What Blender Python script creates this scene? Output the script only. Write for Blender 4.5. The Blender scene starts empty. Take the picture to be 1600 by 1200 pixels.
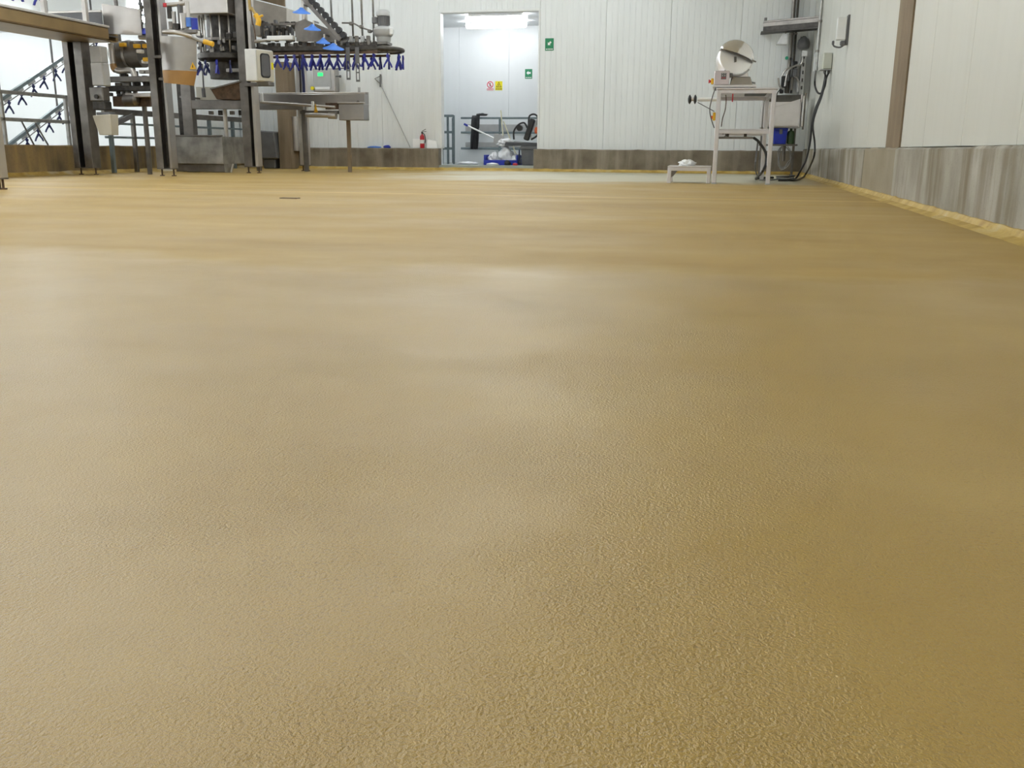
import bpy, bmesh, math, random
from mathutils import Vector, Matrix, noise
random.seed(7)
S = bpy.context.scene
C = S.collection
V = Vector
# ------------------------------------------------------------------ camera
F = 1450.0                      # focal length in pixels of a 1600x1200 frame
CAM_H = 0.42
YAW, PITCH, ROLL = math.atan(310/F), math.atan(367.2/F), 0.0073
fw = V((-math.sin(YAW)*math.cos(PITCH), math.cos(YAW)*math.cos(PITCH), -math.sin(PITCH)))
rt = V((math.cos(YAW), math.sin(YAW), 0))
up = rt.cross(fw)
rt, up = rt*math.cos(ROLL)+up*math.sin(ROLL), up*math.cos(ROLL)-rt*math.sin(ROLL)
cd = bpy.data.cameras.new('camera'); cam = bpy.data.objects.new('camera', cd); C.objects.link(cam)
cd.sensor_width = 36; cd.lens = F/1600*36; cd.clip_start = 0.02; cd.clip_end = 200
M = Matrix((rt, up, -fw)).transposed().to_4x4(); M.translation = V((0, 0, CAM_H)); cam.matrix_world = M
S.camera = cam
# ------------------------------------------------------------------ world, exposure
w = bpy.data.worlds.new('world'); S.world = w; w.use_nodes = True
w.node_tree.nodes['Background'].inputs[0].default_value = (0.5, 0.52, 0.55, 1)
w.node_tree.nodes['Background'].inputs[1].default_value = 0.1
S.view_settings.view_transform = 'Standard'; S.view_settings.look = 'None'
S.view_settings.gamma = 1; S.view_settings.use_curve_mapping = False
S.view_settings.exposure = 0.0
E_MAIN, E_CORR, E_ANNEX = 36.0, 18.0, 60.0      # lamp strengths: hall, corridor, next hall

def ray(px, py):
    return fw*F + rt*(px-800) - up*(py-600)
def at(px, py, X=None, Y=None, Z=None):
    """the point of the room that the photograph shows at a pixel, on the plane x=X, y=Y or z=Z"""
    d = ray(px, py)
    t = X/d.x if X is not None else (Y/d.y if Y is not None else (Z-CAM_H)/d.z)
    return V((d.x*t, d.y*t, CAM_H+d.z*t))
# ------------------------------------------------------------------ materials
MATS = {}
def newmat(name):
    m = bpy.data.materials.new(name); m.use_nodes = True; MATS[name] = m
    nt = m.node_tree; return m, nt, nt.nodes['Principled BSDF']
def N(nt, t, **kw):
    n = nt.nodes.new(t)
    for k, v in kw.items():
        if k in n.inputs: n.inputs[k].default_value = v
        else: setattr(n, k, v)
    return n
def noise_tex(nt, scale, vec=None, detail=3, rough=0.55, scl=None):
    tc = N(nt, 'ShaderNodeTexCoord'); src = tc.outputs['Object']
    if scl:
        mp = N(nt, 'ShaderNodeMapping'); mp.inputs['Scale'].default_value = scl
        nt.links.new(src, mp.inputs[0]); src = mp.outputs[0]
    n = N(nt, 'ShaderNodeTexNoise', Scale=scale, Detail=detail, Roughness=rough)
    nt.links.new(src, n.inputs['Vector']); return n.outputs['Fac']
def ramp(nt, fac, stops, ease='LINEAR'):
    r = N(nt, 'ShaderNodeValToRGB'); e = r.color_ramp.elements
    while len(e) < len(stops): e.new(0.5)
    r.color_ramp.interpolation = ease
    for el, (p, c) in zip(e, stops): el.position = p; el.color = (*c, 1) if len(c) == 3 else c
    nt.links.new(fac, r.inputs[0]); return r.outputs[0]
def mixc(nt, fac, a, b, mode='MIX'):
    m = N(nt, 'ShaderNodeMix', data_type='RGBA', blend_type=mode)
    for s, i in ((fac, 0), (a, 6), (b, 7)):
        if isinstance(s, (int, float)): m.inputs[i].default_value = s
        elif isinstance(s, tuple): m.inputs[i].default_value = (*s, 1)
        else: nt.links.new(s, m.inputs[i])
    return m.outputs[2]
def bump(nt, bs, h, strength=0.3, dist=0.01, prev=None):
    b = N(nt, 'ShaderNodeBump', Strength=strength, Distance=dist)
    nt.links.new(h, b.inputs['Height'])
    if prev: nt.links.new(prev, b.inputs['Normal'])
    nt.links.new(b.outputs[0], bs.inputs['Normal']); return b.outputs[0]
def mat(name, col, rough=0.5, metal=0.0, var=0.15, scale=8, bmp=0.0, scl=None, spec=0.5):
    m, nt, bs = newmat(name)
    f = noise_tex(nt, scale, scl=scl)
    a = tuple(c*(1-var) for c in col); b = tuple(min(1, c*(1+var)) for c in col)
    nt.links.new(ramp(nt, f, [(0.3, a), (0.7, b)]), bs.inputs['Base Color'])
    bs.inputs['Roughness'].default_value = rough; bs.inputs['Metallic'].default_value = metal
    bs.inputs['Specular IOR Level'].default_value = spec
    if bmp: bump(nt, bs, f, bmp, 0.01)
    return m
def emis(name, col, strength):
    m, nt, bs = newmat(name)
    bs.inputs['Base Color'].default_value = (*col, 1)
    bs.inputs['Emission Color'].default_value = (*col, 1); bs.inputs['Emission Strength'].default_value = strength
    return m
def sep(nt):
    tc = N(nt, 'ShaderNodeTexCoord'); s = N(nt, 'ShaderNodeSeparateXYZ'); nt.links.new(tc.outputs['Object'], s.inputs[0]); return s
def mth(nt, op, a, b=0.0, clamp=False):
    m = N(nt, 'ShaderNodeMath', operation=op, use_clamp=clamp)
    for i, s in enumerate((a, b)):
        if isinstance(s, (int, float)): m.inputs[i].default_value = s
        else: nt.links.new(s, m.inputs[i])
    return m.outputs[0]

def floor_material():
    m, nt, bs = newmat('resin_floor')
    big = noise_tex(nt, 0.9, detail=5, scl=(0.5, 1.3, 1)); mid = noise_tex(nt, 5, detail=5); fine = noise_tex(nt, 240, detail=2, rough=.6)
    tiny = noise_tex(nt, 420, detail=1)
    c = ramp(nt, big, [(0.28, (0.325, 0.198, 0.026)), (0.5, (0.385, 0.246, 0.045)), (0.72, (0.445, 0.30, 0.078))], 'EASE')
    c = mixc(nt, ramp(nt, mid, [(0.35, (0, 0, 0)), (0.7, (.35, .35, .35))]), c, (0.34, 0.205, 0.03))
    sp = mth(nt, 'MULTIPLY', ramp(nt, fine, [(0.30, (1, 1, 1)), (0.43, (0, 0, 0))]), ramp(nt, noise_tex(nt, 3.1, detail=3), [(0.40, (.15,)*3), (0.65, (.75,)*3)]))
    c = mixc(nt, sp, c, (0.17, 0.095, 0.02))
    s = sep(nt)
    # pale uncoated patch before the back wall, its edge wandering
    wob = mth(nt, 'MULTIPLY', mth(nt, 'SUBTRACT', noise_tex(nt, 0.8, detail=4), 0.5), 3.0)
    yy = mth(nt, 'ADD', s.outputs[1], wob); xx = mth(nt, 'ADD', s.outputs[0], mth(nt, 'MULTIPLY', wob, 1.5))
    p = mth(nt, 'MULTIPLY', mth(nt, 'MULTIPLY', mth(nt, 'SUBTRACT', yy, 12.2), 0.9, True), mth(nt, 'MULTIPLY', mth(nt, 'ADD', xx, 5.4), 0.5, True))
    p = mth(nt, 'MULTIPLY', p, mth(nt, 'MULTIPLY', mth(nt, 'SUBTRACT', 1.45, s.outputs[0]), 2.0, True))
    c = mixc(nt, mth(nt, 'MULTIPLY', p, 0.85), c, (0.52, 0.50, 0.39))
    # yellow day joint across the hall
    jl = mth(nt, 'ABSOLUTE', mth(nt, 'SUBTRACT', mth(nt, 'ADD', s.outputs[1], mth(nt, 'MULTIPLY', wob, .06)), 8.6))
    c = mixc(nt, mth(nt, 'MULTIPLY', mth(nt, 'SUBTRACT', 0.12, jl), 5.0, True), c, (0.60, 0.40, 0.09))
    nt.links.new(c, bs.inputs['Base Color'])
    # gloss: sealed and wet in front, duller where it has dried further back, with smooth puddled spots
    r = ramp(nt, noise_tex(nt, 1.1, detail=2.5, rough=.5, scl=(.8, 1.4, 1)), [(0.25, (0.41,)*3), (0.75, (0.285,)*3)], 'EASE')
    dry = mth(nt, 'MULTIPLY', mth(nt, 'SUBTRACT', mth(nt, 'ADD', s.outputs[1], mth(nt, 'MULTIPLY', wob, .5)), 3.15), 3.0, True)
    r = mth(nt, 'ADD', r, mth(nt, 'MULTIPLY', dry, 0.20))
    nt.links.new(r, bs.inputs['Roughness']); bs.inputs['Specular IOR Level'].default_value = 1.0
    patch = ramp(nt, noise_tex(nt, 2.2, detail=2), [(0.25, (.2,)*3), (0.75, (.8,)*3)], 'EASE')
    b = bump(nt, bs, fine, 0.4, 0.005); nt.links.new(patch, b.node.inputs['Strength'])
    b = bump(nt, bs, tiny, 0.25, 0.003, b)
    bump(nt, bs, mid, 0.16, 0.02, b)
    return m
FLOOR = floor_material()

def concrete(name, a, b, c3, streak=True):
    m, nt, bs = newmat(name)
    big = noise_tex(nt, 2.2, detail=6); st = noise_tex(nt, 5.0, detail=4, scl=(1, 1, 0.12)); fn = noise_tex(nt, 60, detail=3)
    c = ramp(nt, big, [(0.3, a), (0.7, b)])
    if streak: c = mixc(nt, ramp(nt, st, [(0.46, (0, 0, 0)), (0.66, (.8, .8, .8))]), c, c3)
    c = mixc(nt, ramp(nt, fn, [(0.25, (.4,)*3), (0.42, (0, 0, 0))]), c, tuple(x*.5 for x in a))
    nt.links.new(c, bs.inputs['Base Color']); bs.inputs['Roughness'].default_value = 0.75
    bump(nt, bs, fn, 0.4, 0.006); return m
K_BACK = concrete('kerb_concrete_brown', (0.11, 0.085, 0.055), (0.24, 0.20, 0.145), (0.31, 0.27, 0.21))
K_RIGHT = concrete('kerb_concrete_grey', (0.25, 0.23, 0.185), (0.42, 0.395, 0.35), (0.15, 0.12, 0.065))
K_LEFT = concrete('kerb_concrete_ochre', (0.10, 0.075, 0.045), (0.29, 0.20, 0.095), (0.36, 0.25, 0.09))
CEMENT = concrete('smooth_cement', (0.25, 0.215, 0.15), (0.31, 0.27, 0.20), (0.34, 0.31, 0.25), False)
BROWNCOL = concrete('brown_column', (0.17, 0.125, 0.075), (0.23, 0.17, 0.11), (0.27, 0.21, 0.14))
def panel_mat(name, col, dirt):
    m, nt, bs = newmat(name)
    st = noise_tex(nt, 7, detail=4, scl=(1, 1, 0.06)); bg = noise_tex(nt, 1.1, detail=3)
    c = mixc(nt, ramp(nt, st, [(0.45, (0, 0, 0)), (0.75, (.5,)*3)]), col, dirt)
    c = mixc(nt, ramp(nt, bg, [(0.4, (0, 0, 0)), (0.75, (.35,)*3)]), c, dirt)
    nt.links.new(c, bs.inputs['Base Color']); bs.inputs['Roughness'].default_value = 0.38; return m
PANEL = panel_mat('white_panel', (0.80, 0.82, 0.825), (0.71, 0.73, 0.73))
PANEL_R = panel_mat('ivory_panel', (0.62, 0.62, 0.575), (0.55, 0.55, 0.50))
PANEL_C = panel_mat('bright_panel', (0.74, 0.765, 0.78), (0.71, 0.735, 0.75))
CEIL = mat('ceiling_white', (0.70, 0.70, 0.66), 0.6, var=.04, scale=2)
COVE = None
def cove_mat():
    m, nt, bs = newmat('yellow_cove')
    f = noise_tex(nt, 6, detail=5); g = noise_tex(nt, 1.3, detail=3); h = noise_tex(nt, 40)
    c = ramp(nt, f, [(0.3, (0.33, 0.20, 0.03)), (0.55, (0.50, 0.34, 0.08)), (0.75, (0.52, 0.42, 0.2))])
    c = mixc(nt, ramp(nt, g, [(0.6, (0, 0, 0)), (0.72, (.8,)*3)]), c, (0.52, 0.50, 0.43))
    nt.links.new(c, bs.inputs['Base Color']); bs.inputs['Roughness'].default_value = .5; bump(nt, bs, h, .5, .01); return m
COVE = cove_mat()
SS = mat('stainless', (0.40, 0.38, 0.36), 0.34, 1.0, .12, 3, .02)
SSL = mat('stainless_light', (0.54, 0.51, 0.48), 0.40, 0.9, .08, 4)
SSR = mat('stainless_bright', (0.72, 0.69, 0.69), 0.4, 0.85, .08, 4)
TANS = mat('tan_steel', (0.27, 0.185, 0.085), 0.42, 0.55, .15, 3)  # tan tone for the drip tray's beams and under sheet
SSD = mat('stainless_dull', (0.21, 0.195, 0.18), 0.45, 1.0, .25, 5, .04)
GALV = mat('galvanised', (0.42, 0.42, 0.41), 0.5, 0.8, .2, 12)
POL = mat('polished_steel', (0.86, 0.83, 0.83), 0.13, 1.0, .03, 2)
ALU = mat('satin_aluminium', (0.70, 0.68, 0.71), 0.4, 0.7, .08, 6)
DARK = mat('dark_metal', (0.055, 0.05, 0.045), 0.5, 0.5, .4, 14)
RUST = mat('rusty_steel', (0.10, 0.062, 0.038), 0.6, 0.3, .4, 14)
BLACK = mat('black_rubber', (0.018, 0.018, 0.020), 0.45, 0, .3, 10)
BLUE = mat('blue_plastic', (0.012, 0.03, 0.36), 0.4, 0, .2, 10)
PAPER = mat('bright_white_card', (0.93, 0.93, 0.93), 0.5, 0, .01, 5)
NAVY = mat('navy_plastic', (0.010, 0.015, 0.085), 0.45, 0, .25, 10)
SKY = mat('light_blue_plastic', (0.07, 0.20, 0.62), 0.45, 0, .15, 8)
STEELBLUE = mat('blue_grey_rail', (0.17, 0.21, 0.225), 0.45, 0.3, .15, 8)
WHITE = mat('white_plastic', (0.80, 0.81, 0.81), 0.4, 0, .04, 5)
CREAM = mat('cream_plastic', (0.55, 0.52, 0.44), 0.5, 0, .06, 5)
GREY = mat('grey_paint', (0.42, 0.42, 0.42), 0.45, 0, .08, 6)
GREYD = mat('dark_grey_plastic', (0.13, 0.13, 0.135), 0.5, 0, .15, 6)
BOXG = mat('grey_green_box', (0.50, 0.51, 0.44), 0.45, 0, .05, 6)
RED = mat('red_paint', (0.50, 0.015, 0.03), 0.35, 0, .08, 6)
PINKRED = mat('red_print', (0.62, 0.04, 0.10), 0.5, 0, .05, 6)
YEL = mat('yellow_plastic', (0.75, 0.42, 0.02), 0.4, 0, .08, 6)
YELS = mat('yellow_print', (0.80, 0.70, 0.01), 0.5, 0, .03, 6)
ORANGE = mat('orange_plastic', (0.75, 0.13, 0.03), 0.45, 0, .08, 6)
GREEN = mat('sign_green', (0.01, 0.21, 0.09), 0.5, 0, .04, 6)
DGREEN = mat('dark_green_plastic', (0.035, 0.075, 0.02), 0.5, 0, .2, 8)
BROWN = mat('brown_fabric', (0.10, 0.065, 0.04), 0.8, 0, .3, 8)
BAG = mat('clear_bag', (0.74, 0.75, 0.78), 0.25, 0, .1, 9)
GLASS = mat('smoked_glass', (0.14, 0.14, 0.145), 0.12, 0, .1, 4)
STRAW = mat('straw_wood', (0.45, 0.42, 0.28), 0.6, 0, .15, 10)
AMBER = mat('amber_brown', (0.36, 0.20, 0.07), 0.3, 0.1, .12, 4)  # orange-brown of the cover's painted reflection and of the pipe joint
LAMP = emis('lamp_hall', (0.90, 0.965, 1.0), E_MAIN)
LAMP_C = emis('lamp_corridor', (0.97, 0.99, 1.0), E_CORR)
LAMP_A = emis('lamp_next_hall', (0.95, 0.99, 1.0), E_ANNEX)
LED = emis('green_display', (0.02, 0.8, 0.15), 1.6)
# ------------------------------------------------------------------ mesh builder
def frame_to(p0, p1, upv=(0, 0, 1)):
    z = (V(p1)-V(p0)).normalized(); u = V(upv)
    if abs(z.dot(u)) > 0.98: u = V((0, 1, 0))
    x = u.cross(z).normalized(); y = z.cross(x); return x, y, z
class MB:
    def __init__(s): s.v = []; s.f = []; s.sm = []
    def add(s, vs, fs, sm=False):
        b = len(s.v); s.v += [V(p) for p in vs]; s.f += [[i+b for i in f] for f in fs]; s.sm += [sm]*len(fs); return s
    def hexa(s, a, b):          # a: four points of one end, b: of the other
        return s.add(list(a)+list(b), [(3, 2, 1, 0), (4, 5, 6, 7), (0, 1, 5, 4), (1, 2, 6, 5), (2, 3, 7, 6), (3, 0, 4, 7)])
    def box(s, lo, hi):
        x0, y0, z0 = lo; x1, y1, z1 = hi
        return s.hexa([(x0, y0, z0), (x1, y0, z0), (x1, y1, z0), (x0, y1, z0)], [(x0, y0, z1), (x1, y0, z1), (x1, y1, z1), (x0, y1, z1)])
    def cbox(s, c, sz, R=None):
        c = V(c); h = V(sz)/2; pts = []
        for z in (-1, 1):
            for x, y in ((-1, -1), (1, -1), (1, 1), (-1, 1)):
                q = V((x*h.x, y*h.y, z*h.z)); pts.append(c+(R @ q if R else q))
        return s.hexa(pts[:4], pts[4:])
    def bar(s, p0, p1, w_, h_, upv=(0, 0, 1)):
        x, y, z = frame_to(p0, p1, upv); a = [x*(sx*w_/2)+y*(sy*h_/2) for sx, sy in ((-1, -1), (1, -1), (1, 1), (-1, 1))]
        return s.hexa([V(p0)+q for q in a], [V(p1)+q for q in a])
    def cyl(s, p0, p1, r0, r1=None, n=14):
        r1 = r0 if r1 is None else r1; x, y, z = frame_to(p0, p1); vs = []
        for p, r in ((V(p0), r0), (V(p1), r1)):
            vs += [p+x*(r*math.cos(2*math.pi*i/n))+y*(r*math.sin(2*math.pi*i/n)) for i in range(n)]
        s.add(vs, [(i, (i+1) % n, n+(i+1) % n, n+i) for i in range(n)], True)
        s.add(vs[:n], [tuple(range(n-1, -1, -1))]); return s.add(vs[n:], [tuple(range(n))])
    def lathe(s, p0, axis, prof, n=20):      # prof: (radius, distance along axis)
        x, y, z = frame_to(V(p0), V(p0)+V(axis)); vs = []
        for r, h in prof:
            vs += [V(p0)+z*h+x*(r*math.cos(2*math.pi*i/n))+y*(r*math.sin(2*math.pi*i/n)) for i in range(n)]
        fs = [(k*n+i, k*n+(i+1) % n, (k+1)*n+(i+1) % n, (k+1)*n+i) for k in range(len(prof)-1) for i in range(n)]
        s.add(vs, fs, True); s.add(vs[:n], [tuple(range(n-1, -1, -1))]); return s.add(vs[-n:], [tuple(range(n))])
    def tube(s, pts, r, n=8, res=5):
        pts = [V(p) for p in pts]
        if len(pts) > 2 and res > 1:         # Catmull-Rom
            q = [pts[0]]+pts+[pts[-1]]; out = []
            for i in range(1, len(q)-2):
                for k in range(res):
                    t = k/res; a, b, c, d = q[i-1:i+3]
                    out.append(0.5*((2*b)+(c-a)*t+(2*a-5*b+4*c-d)*t*t+(3*b-a-3*c+d)*t**3))
            pts = out+[pts[-1]]
        vs = []; x = None
        for i, p in enumerate(pts):
            t = (pts[min(i+1, len(pts)-1)]-pts[max(i-1, 0)]).normalized()
            if x is None: x = frame_to(p, p+t)[0]
            x = (x-t*x.dot(t)).normalized(); y = t.cross(x)
            vs += [p+x*(r*math.cos(2*math.pi*k/n))+y*(r*math.sin(2*math.pi*k/n)) for k in range(n)]
        m = len(pts)
        s.add(vs, [(i*n+k, i*n+(k+1) % n, (i+1)*n+(k+1) % n, (i+1)*n+k) for i in range(m-1) for k in range(n)], True)
        s.add(vs[:n], [tuple(range(n-1, -1, -1))]); return s.add(vs[-n:], [tuple(range(n))])
    def prism(s, poly, o, u, v, th):         # outline in the plane (u, v) at o, thickness th along u x v
        o, u, v = V(o), V(u).normalized(), V(v).normalized(); w_ = u.cross(v); n = len(poly)
        a = [o+u*x+v*y for x, y in poly]; b = [p+w_*th for p in a]
        s.add(a+b, [(i, (i+1) % n, n+(i+1) % n, n+i) for i in range(n)])
        s.add(a, [tuple(range(n-1, -1, -1))]); return s.add(b, [tuple(range(n))])
    def mesh(s, name, origin=(0, 0, 0), bevel=0.0):
        me = bpy.data.meshes.new(name); o = V(origin)
        me.from_pydata([tuple(p-o) for p in s.v], [], s.f); me.polygons.foreach_set('use_smooth', s.sm)
        bm = bmesh.new(); bm.from_mesh(me)
        bmesh.ops.remove_doubles(bm, verts=bm.verts, dist=1e-5)
        bmesh.ops.recalc_face_normals(bm, faces=bm.faces)
        if bevel:
            es = [e for e in bm.edges if len(e.link_faces) == 2 and e.calc_face_angle(0) > 0.6]
            bmesh.ops.bevel(bm, geom=es, offset=bevel, segments=1, affect='EDGES', profile=.5, clamp_overlap=True)
        for e in bm.edges: e.smooth = not (len(e.link_faces) == 2 and e.calc_face_angle(0) > 0.7)
        bm.to_mesh(me); bm.free(); return me
    def center(s):
        xs = [p.x for p in s.v]; ys = [p.y for p in s.v]; zs = [p.z for p in s.v]
        return V(((min(xs)+max(xs))/2, (min(ys)+max(ys))/2, min(zs)))
def wloc(o):
    l = V((0, 0, 0))
    while o: l += o.location; o = o.parent
    return l
def obj(name, mb, m, parent=None, bevel=0.0, origin=None):
    o0 = V(origin) if origin is not None else mb.center()
    me = mb.mesh(name, o0, bevel); me.materials.append(m)
    o = bpy.data.objects.new(name, me); C.objects.link(o); o.parent = parent
    o.location = o0-(wloc(parent) if parent else V((0, 0, 0))); return o
def tag(o, label, cat, group=None):
    o['label'] = label; o['category'] = cat
    if group: o['group'] = group
    return o
def thing(name, loc, label, cat, group=None):
    o = bpy.data.objects.new(name, None); C.objects.link(o); o.location = loc; o.empty_display_size = .1
    return tag(o, label, cat, group)
def struct(name, mb, m, parent=None, bevel=0.0):
    o = obj(name, mb, m, parent, bevel, (0, 0, 0) if parent is None else None)
    if parent is None: o['kind'] = 'structure'
    return o
def clone(o, loc, parent=None, label=None, rotz=0):
    r = o.copy(); C.objects.link(r); r.parent = parent; r.location = loc
    if rotz: r.rotation_euler = (0, 0, rotz)
    if label: r['label'] = label
    for ch in o.children:
        c = clone(ch, ch.location, r)
    return r
def cable(name, pts, r, m, parent=None): return obj(name, MB().tube(pts, r), m, parent)
# ------------------------------------------------------------------ the hall
XL, XR, YB, YN, HC = -9.7, 1.50, 18.3, -4.0, 4.2
OX0, OX1, OZ = at(688, 200, Y=YB).x, at(842, 200, Y=YB).x, 2.97
KZ = 0.425
# floor as a grid of its own
struct('floor', MB().add([(XL, YN, 0), (XR+.1, YN, 0), (XR+.1, YB+.1, 0), (XL, YB+.1, 0)], [(0, 1, 2, 3)]), FLOOR)
struct('ceiling', MB().box((XL-.3, YN-.2, HC), (XR+.3, YB+.2, HC+.1)), CEIL)
struct('wall_near', MB().box((XL-.3, YN-.2, 0), (XR+.3, YN, HC)), PANEL)
def rib_panel(u0, u1, z0, z1, o, u, n, step=0.1, depth=0.0035, th=0.04):
    """a wall panel with shallow vertical grooves; o + u*t runs along the wall, n points into the room"""
    mb = MB(); o, u, n = V(o), V(u), V(n); prof = [(u0, -th), (u0, -.006), (u0+.006, 0)]
    k = int((u1-u0)/step) if step else 0
    for i in range(1, k):
        c = u0+(u1-u0)*i/k
        prof += [(c-.007, 0), (c-.003, -depth), (c+.003, -depth), (c+.007, 0)]
    prof += [(u1-.006, 0), (u1, -.006), (u1, -th)]
    m = len(prof); vs = [o+u*a+n*b+V((0, 0, z)) for z in (z0, z1) for a, b in prof]
    mb.add(vs, [(i, i+1, m+i+1, m+i) for i in range(m-1)]); mb.add(vs[:m], [tuple(range(m))]); mb.add(vs[m:], [tuple(range(m))])
    return mb
GAP = 0.002
# back wall
mb = MB(); mb.box((XL-.2, YB+.05, 0), (OX0-.001, YB+.16, HC)); mb.box((OX1+.001, YB+.05, 0), (XR+.2, YB+.16, HC)); mb.box((OX0-.001, YB+.05, OZ), (OX1+.001, YB+.16, HC))
wb = struct('wall_back', mb, PANEL)
JR = [OX1, -2.17, -0.98, 0.28, XR+.045]; JL = [XL, -8.95, -7.77, -6.6, OX0]
for js in (JL, JR):
    for a, b in zip(js, js[1:]):
        obj('wall_panel', rib_panel(a+GAP, b-GAP, KZ-.02, HC, (0, YB, 0), (1, 0, 0), (0, -1, 0)), PANEL, wb)
obj('wall_panel', rib_panel(OX0+GAP, OX1-GAP, OZ, HC, (0, YB, 0), (1, 0, 0), (0, -1, 0)), PANEL, wb)
# right wall with a bare cement strip between its panels
S0, S1, S2 = at(1405, 230, X=XR+.03).y, at(1384, 230, X=XR+.03).y, at(1350, 240, X=XR).y
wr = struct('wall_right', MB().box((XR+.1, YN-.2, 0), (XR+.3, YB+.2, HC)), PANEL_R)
js = [YN+1.19*i for i in range(11)]; js = [y for y in js if y < S0-.3]+[S0]
for a, b in list(zip(js, js[1:]))+list(zip([S1, 10.8, 12.0, 13.2, 14.4, 15.6, 16.8], [10.8, 12.0, 13.2, 14.4, 15.6, 16.8, YB])):
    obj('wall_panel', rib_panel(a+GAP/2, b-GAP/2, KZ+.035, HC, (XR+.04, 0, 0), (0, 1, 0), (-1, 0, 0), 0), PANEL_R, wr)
obj('cement_strip', MB().box((XR+.025, S0+.004, KZ), (XR+.11, S1-.004, HC)), BROWNCOL, wr, .004)
# kerbs
def rough_kerb(lo, hi, m, name, axis, nseg, z1):
    """a concrete upstand with a slightly uneven top edge and face"""
    mb = MB(); o = []
    for i in range(nseg+1):
        t = i/nseg; j = lambda: random.uniform(-.006, .006)
        if axis == 'x':
            x = lo[0]+(hi[0]-lo[0])*t; o.append([(x, hi[1], 0), (x, lo[1]+j()*.5, 0), (x, lo[1]+j(), z1-.015), (x, lo[1]+.015, z1+j()), (x, hi[1], z1)])
        else:
            y = lo[1]+(hi[1]-lo[1])*t; s = 1 if hi[0] > lo[0] else -1
            o.append([(hi[0], y, 0), (lo[0]+j()*.5, y, 0), (lo[0]+j(), y, z1-.015), (lo[0]+.015*s, y, z1+j()), (hi[0], y, z1)])
    vs = [p for q in o for p in q]
    fs = [(i*5+k, i*5+k+1, (i+1)*5+k+1, (i+1)*5+k) for i in range(nseg) for k in range(4)]+[(i*5+4, i*5, (i+1)*5, (i+1)*5+4) for i in range(nseg)]
    mb.add(vs, fs); mb.add(o[0], [(0, 1, 2, 3, 4)]); mb.add(o[-1], [(4, 3, 2, 1, 0)])
    return struct(name, mb, m)
KD = 0.15
rough_kerb((XL+.14, YB-KD), (OX0+.0, YB+.05), K_BACK, 'baseboard_back', 'x', 30, KZ-.005)
rough_kerb((OX1-.07, YB-KD), (XR+.02, YB+.05), K_BACK, 'baseboard_back', 'x', 40, KZ-.005)
rough_kerb((XR, YN), (XR+.1, S0-.02), K_RIGHT, 'baseboard_right', 'y', 60, KZ+.03)
rough_kerb((XR+.003, S0-.016), (XR+.1, S2), CEMENT, 'baseboard_right', 'y', 8, KZ+.03)
rough_kerb((XR, S2+.004), (XR+.1, YB-.15), K_RIGHT, 'baseboard_right', 'y', 30, KZ+.03)
rough_kerb((XL+.14, YN), (XL-.06, YB), K_LEFT, 'baseboard_left', 'y', 60, KZ)
def cove(name, p0, p1, n, wd, nseg):
    mb = MB(); rows = []; p0, p1, n = V(p0), V(p1), V(n)
    for i in range(nseg+1):
        p = p0.lerp(p1, i/nseg); q = noise.noise((p.x*1.7, p.y*1.7, 0))*.5+noise.noise((p.x*9, p.y*9, 3))*.5
        a = wd*(1+.25*q); h = wd*.6*(1+.2*noise.noise((p.x*6, p.y*6, 9)))
        rows.append([p-n*.01+V((0, 0, h)), p+n*(.012)+V((0, 0, h*.93)), p+n*a*.4+V((0, 0, h*.32)), p+n*a+V((0, 0, .004)), p+n*(a+.01)])
    m = 5; vs = [v for r in rows for v in r]
    mb.add(vs, [(i*m+k, i*m+k+1, (i+1)*m+k+1, (i+1)*m+k) for i in range(nseg) for k in range(m-1)], True)
    return struct(name, mb, COVE)
cove('trim_1', (XL+.14, YB-KD, 0), (OX0, YB-KD, 0), (0, -1, 0), .09, 50)
cove('trim_2', (OX0, YB-KD+.02, 0), (OX1-.07, YB-KD+.02, 0), (0, -1, 0), .10, 24)
cove('trim_3', (OX1-.07, YB-KD, 0), (XR, YB-KD, 0), (0, -1, 0), .09, 60)
cove('trim_4', (XR, YN, 0), (XR, YB-KD, 0), (-1, 0, 0), .085, 240)
cove('trim_5', (XL+.14, YN, 0), (XL+.14, YB-KD, 0), (1, 0, 0), .09, 120)
# corridor behind the opening in the back wall
CB, CX0, CX1, CZ, CF = 21.4, OX0-1.6, OX1+2.4, 3.06, 0.10
struct('floor_corridor', MB().box((CX0, YB-KD+.02, -.05), (CX1, CB, CF)), mat('corridor_floor', (0.33, 0.36, 0.34), .4, 0, .15, 2))
struct('ceiling_corridor', MB().box((CX0, YB+.16, CZ), (CX1, CB+.1, CZ+.08)), PANEL_C)
wc = struct('wall_corridor', MB().box((CX0, CB+.05, 0), (CX1, CB+.15, CZ)), PANEL_C)
k = CX0
while k < CX1-.1:
    obj('wall_panel', rib_panel(k+.0006, min(k+1.15, CX1)-.0006, CF, CZ, (0, CB, 0), (1, 0, 0), (0, -1, 0), 0), PANEL_C, wc); k += 1.15
struct('wall_corridor_left', MB().box((CX0-.1, YB+.16, 0), (CX0, CB+.1, CZ)), PANEL_C)
struct('wall_corridor_right', MB().box((CX1, YB+.16, 0), (CX1+.1, CB+.1, CZ)), PANEL_C)
obj_j = MB(); obj_j.box((OX0-.004, YB-.012, KZ), (OX0+.03, YB+.18, OZ)); obj_j.box((OX1-.03, YB-.012, KZ), (OX1+.004, YB+.18, OZ)); obj_j.box((OX0, YB-.012, OZ-.03), (OX1, YB+.18, OZ+.004))
struct('trim_6', obj_j, WHITE, None, .003)
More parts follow.
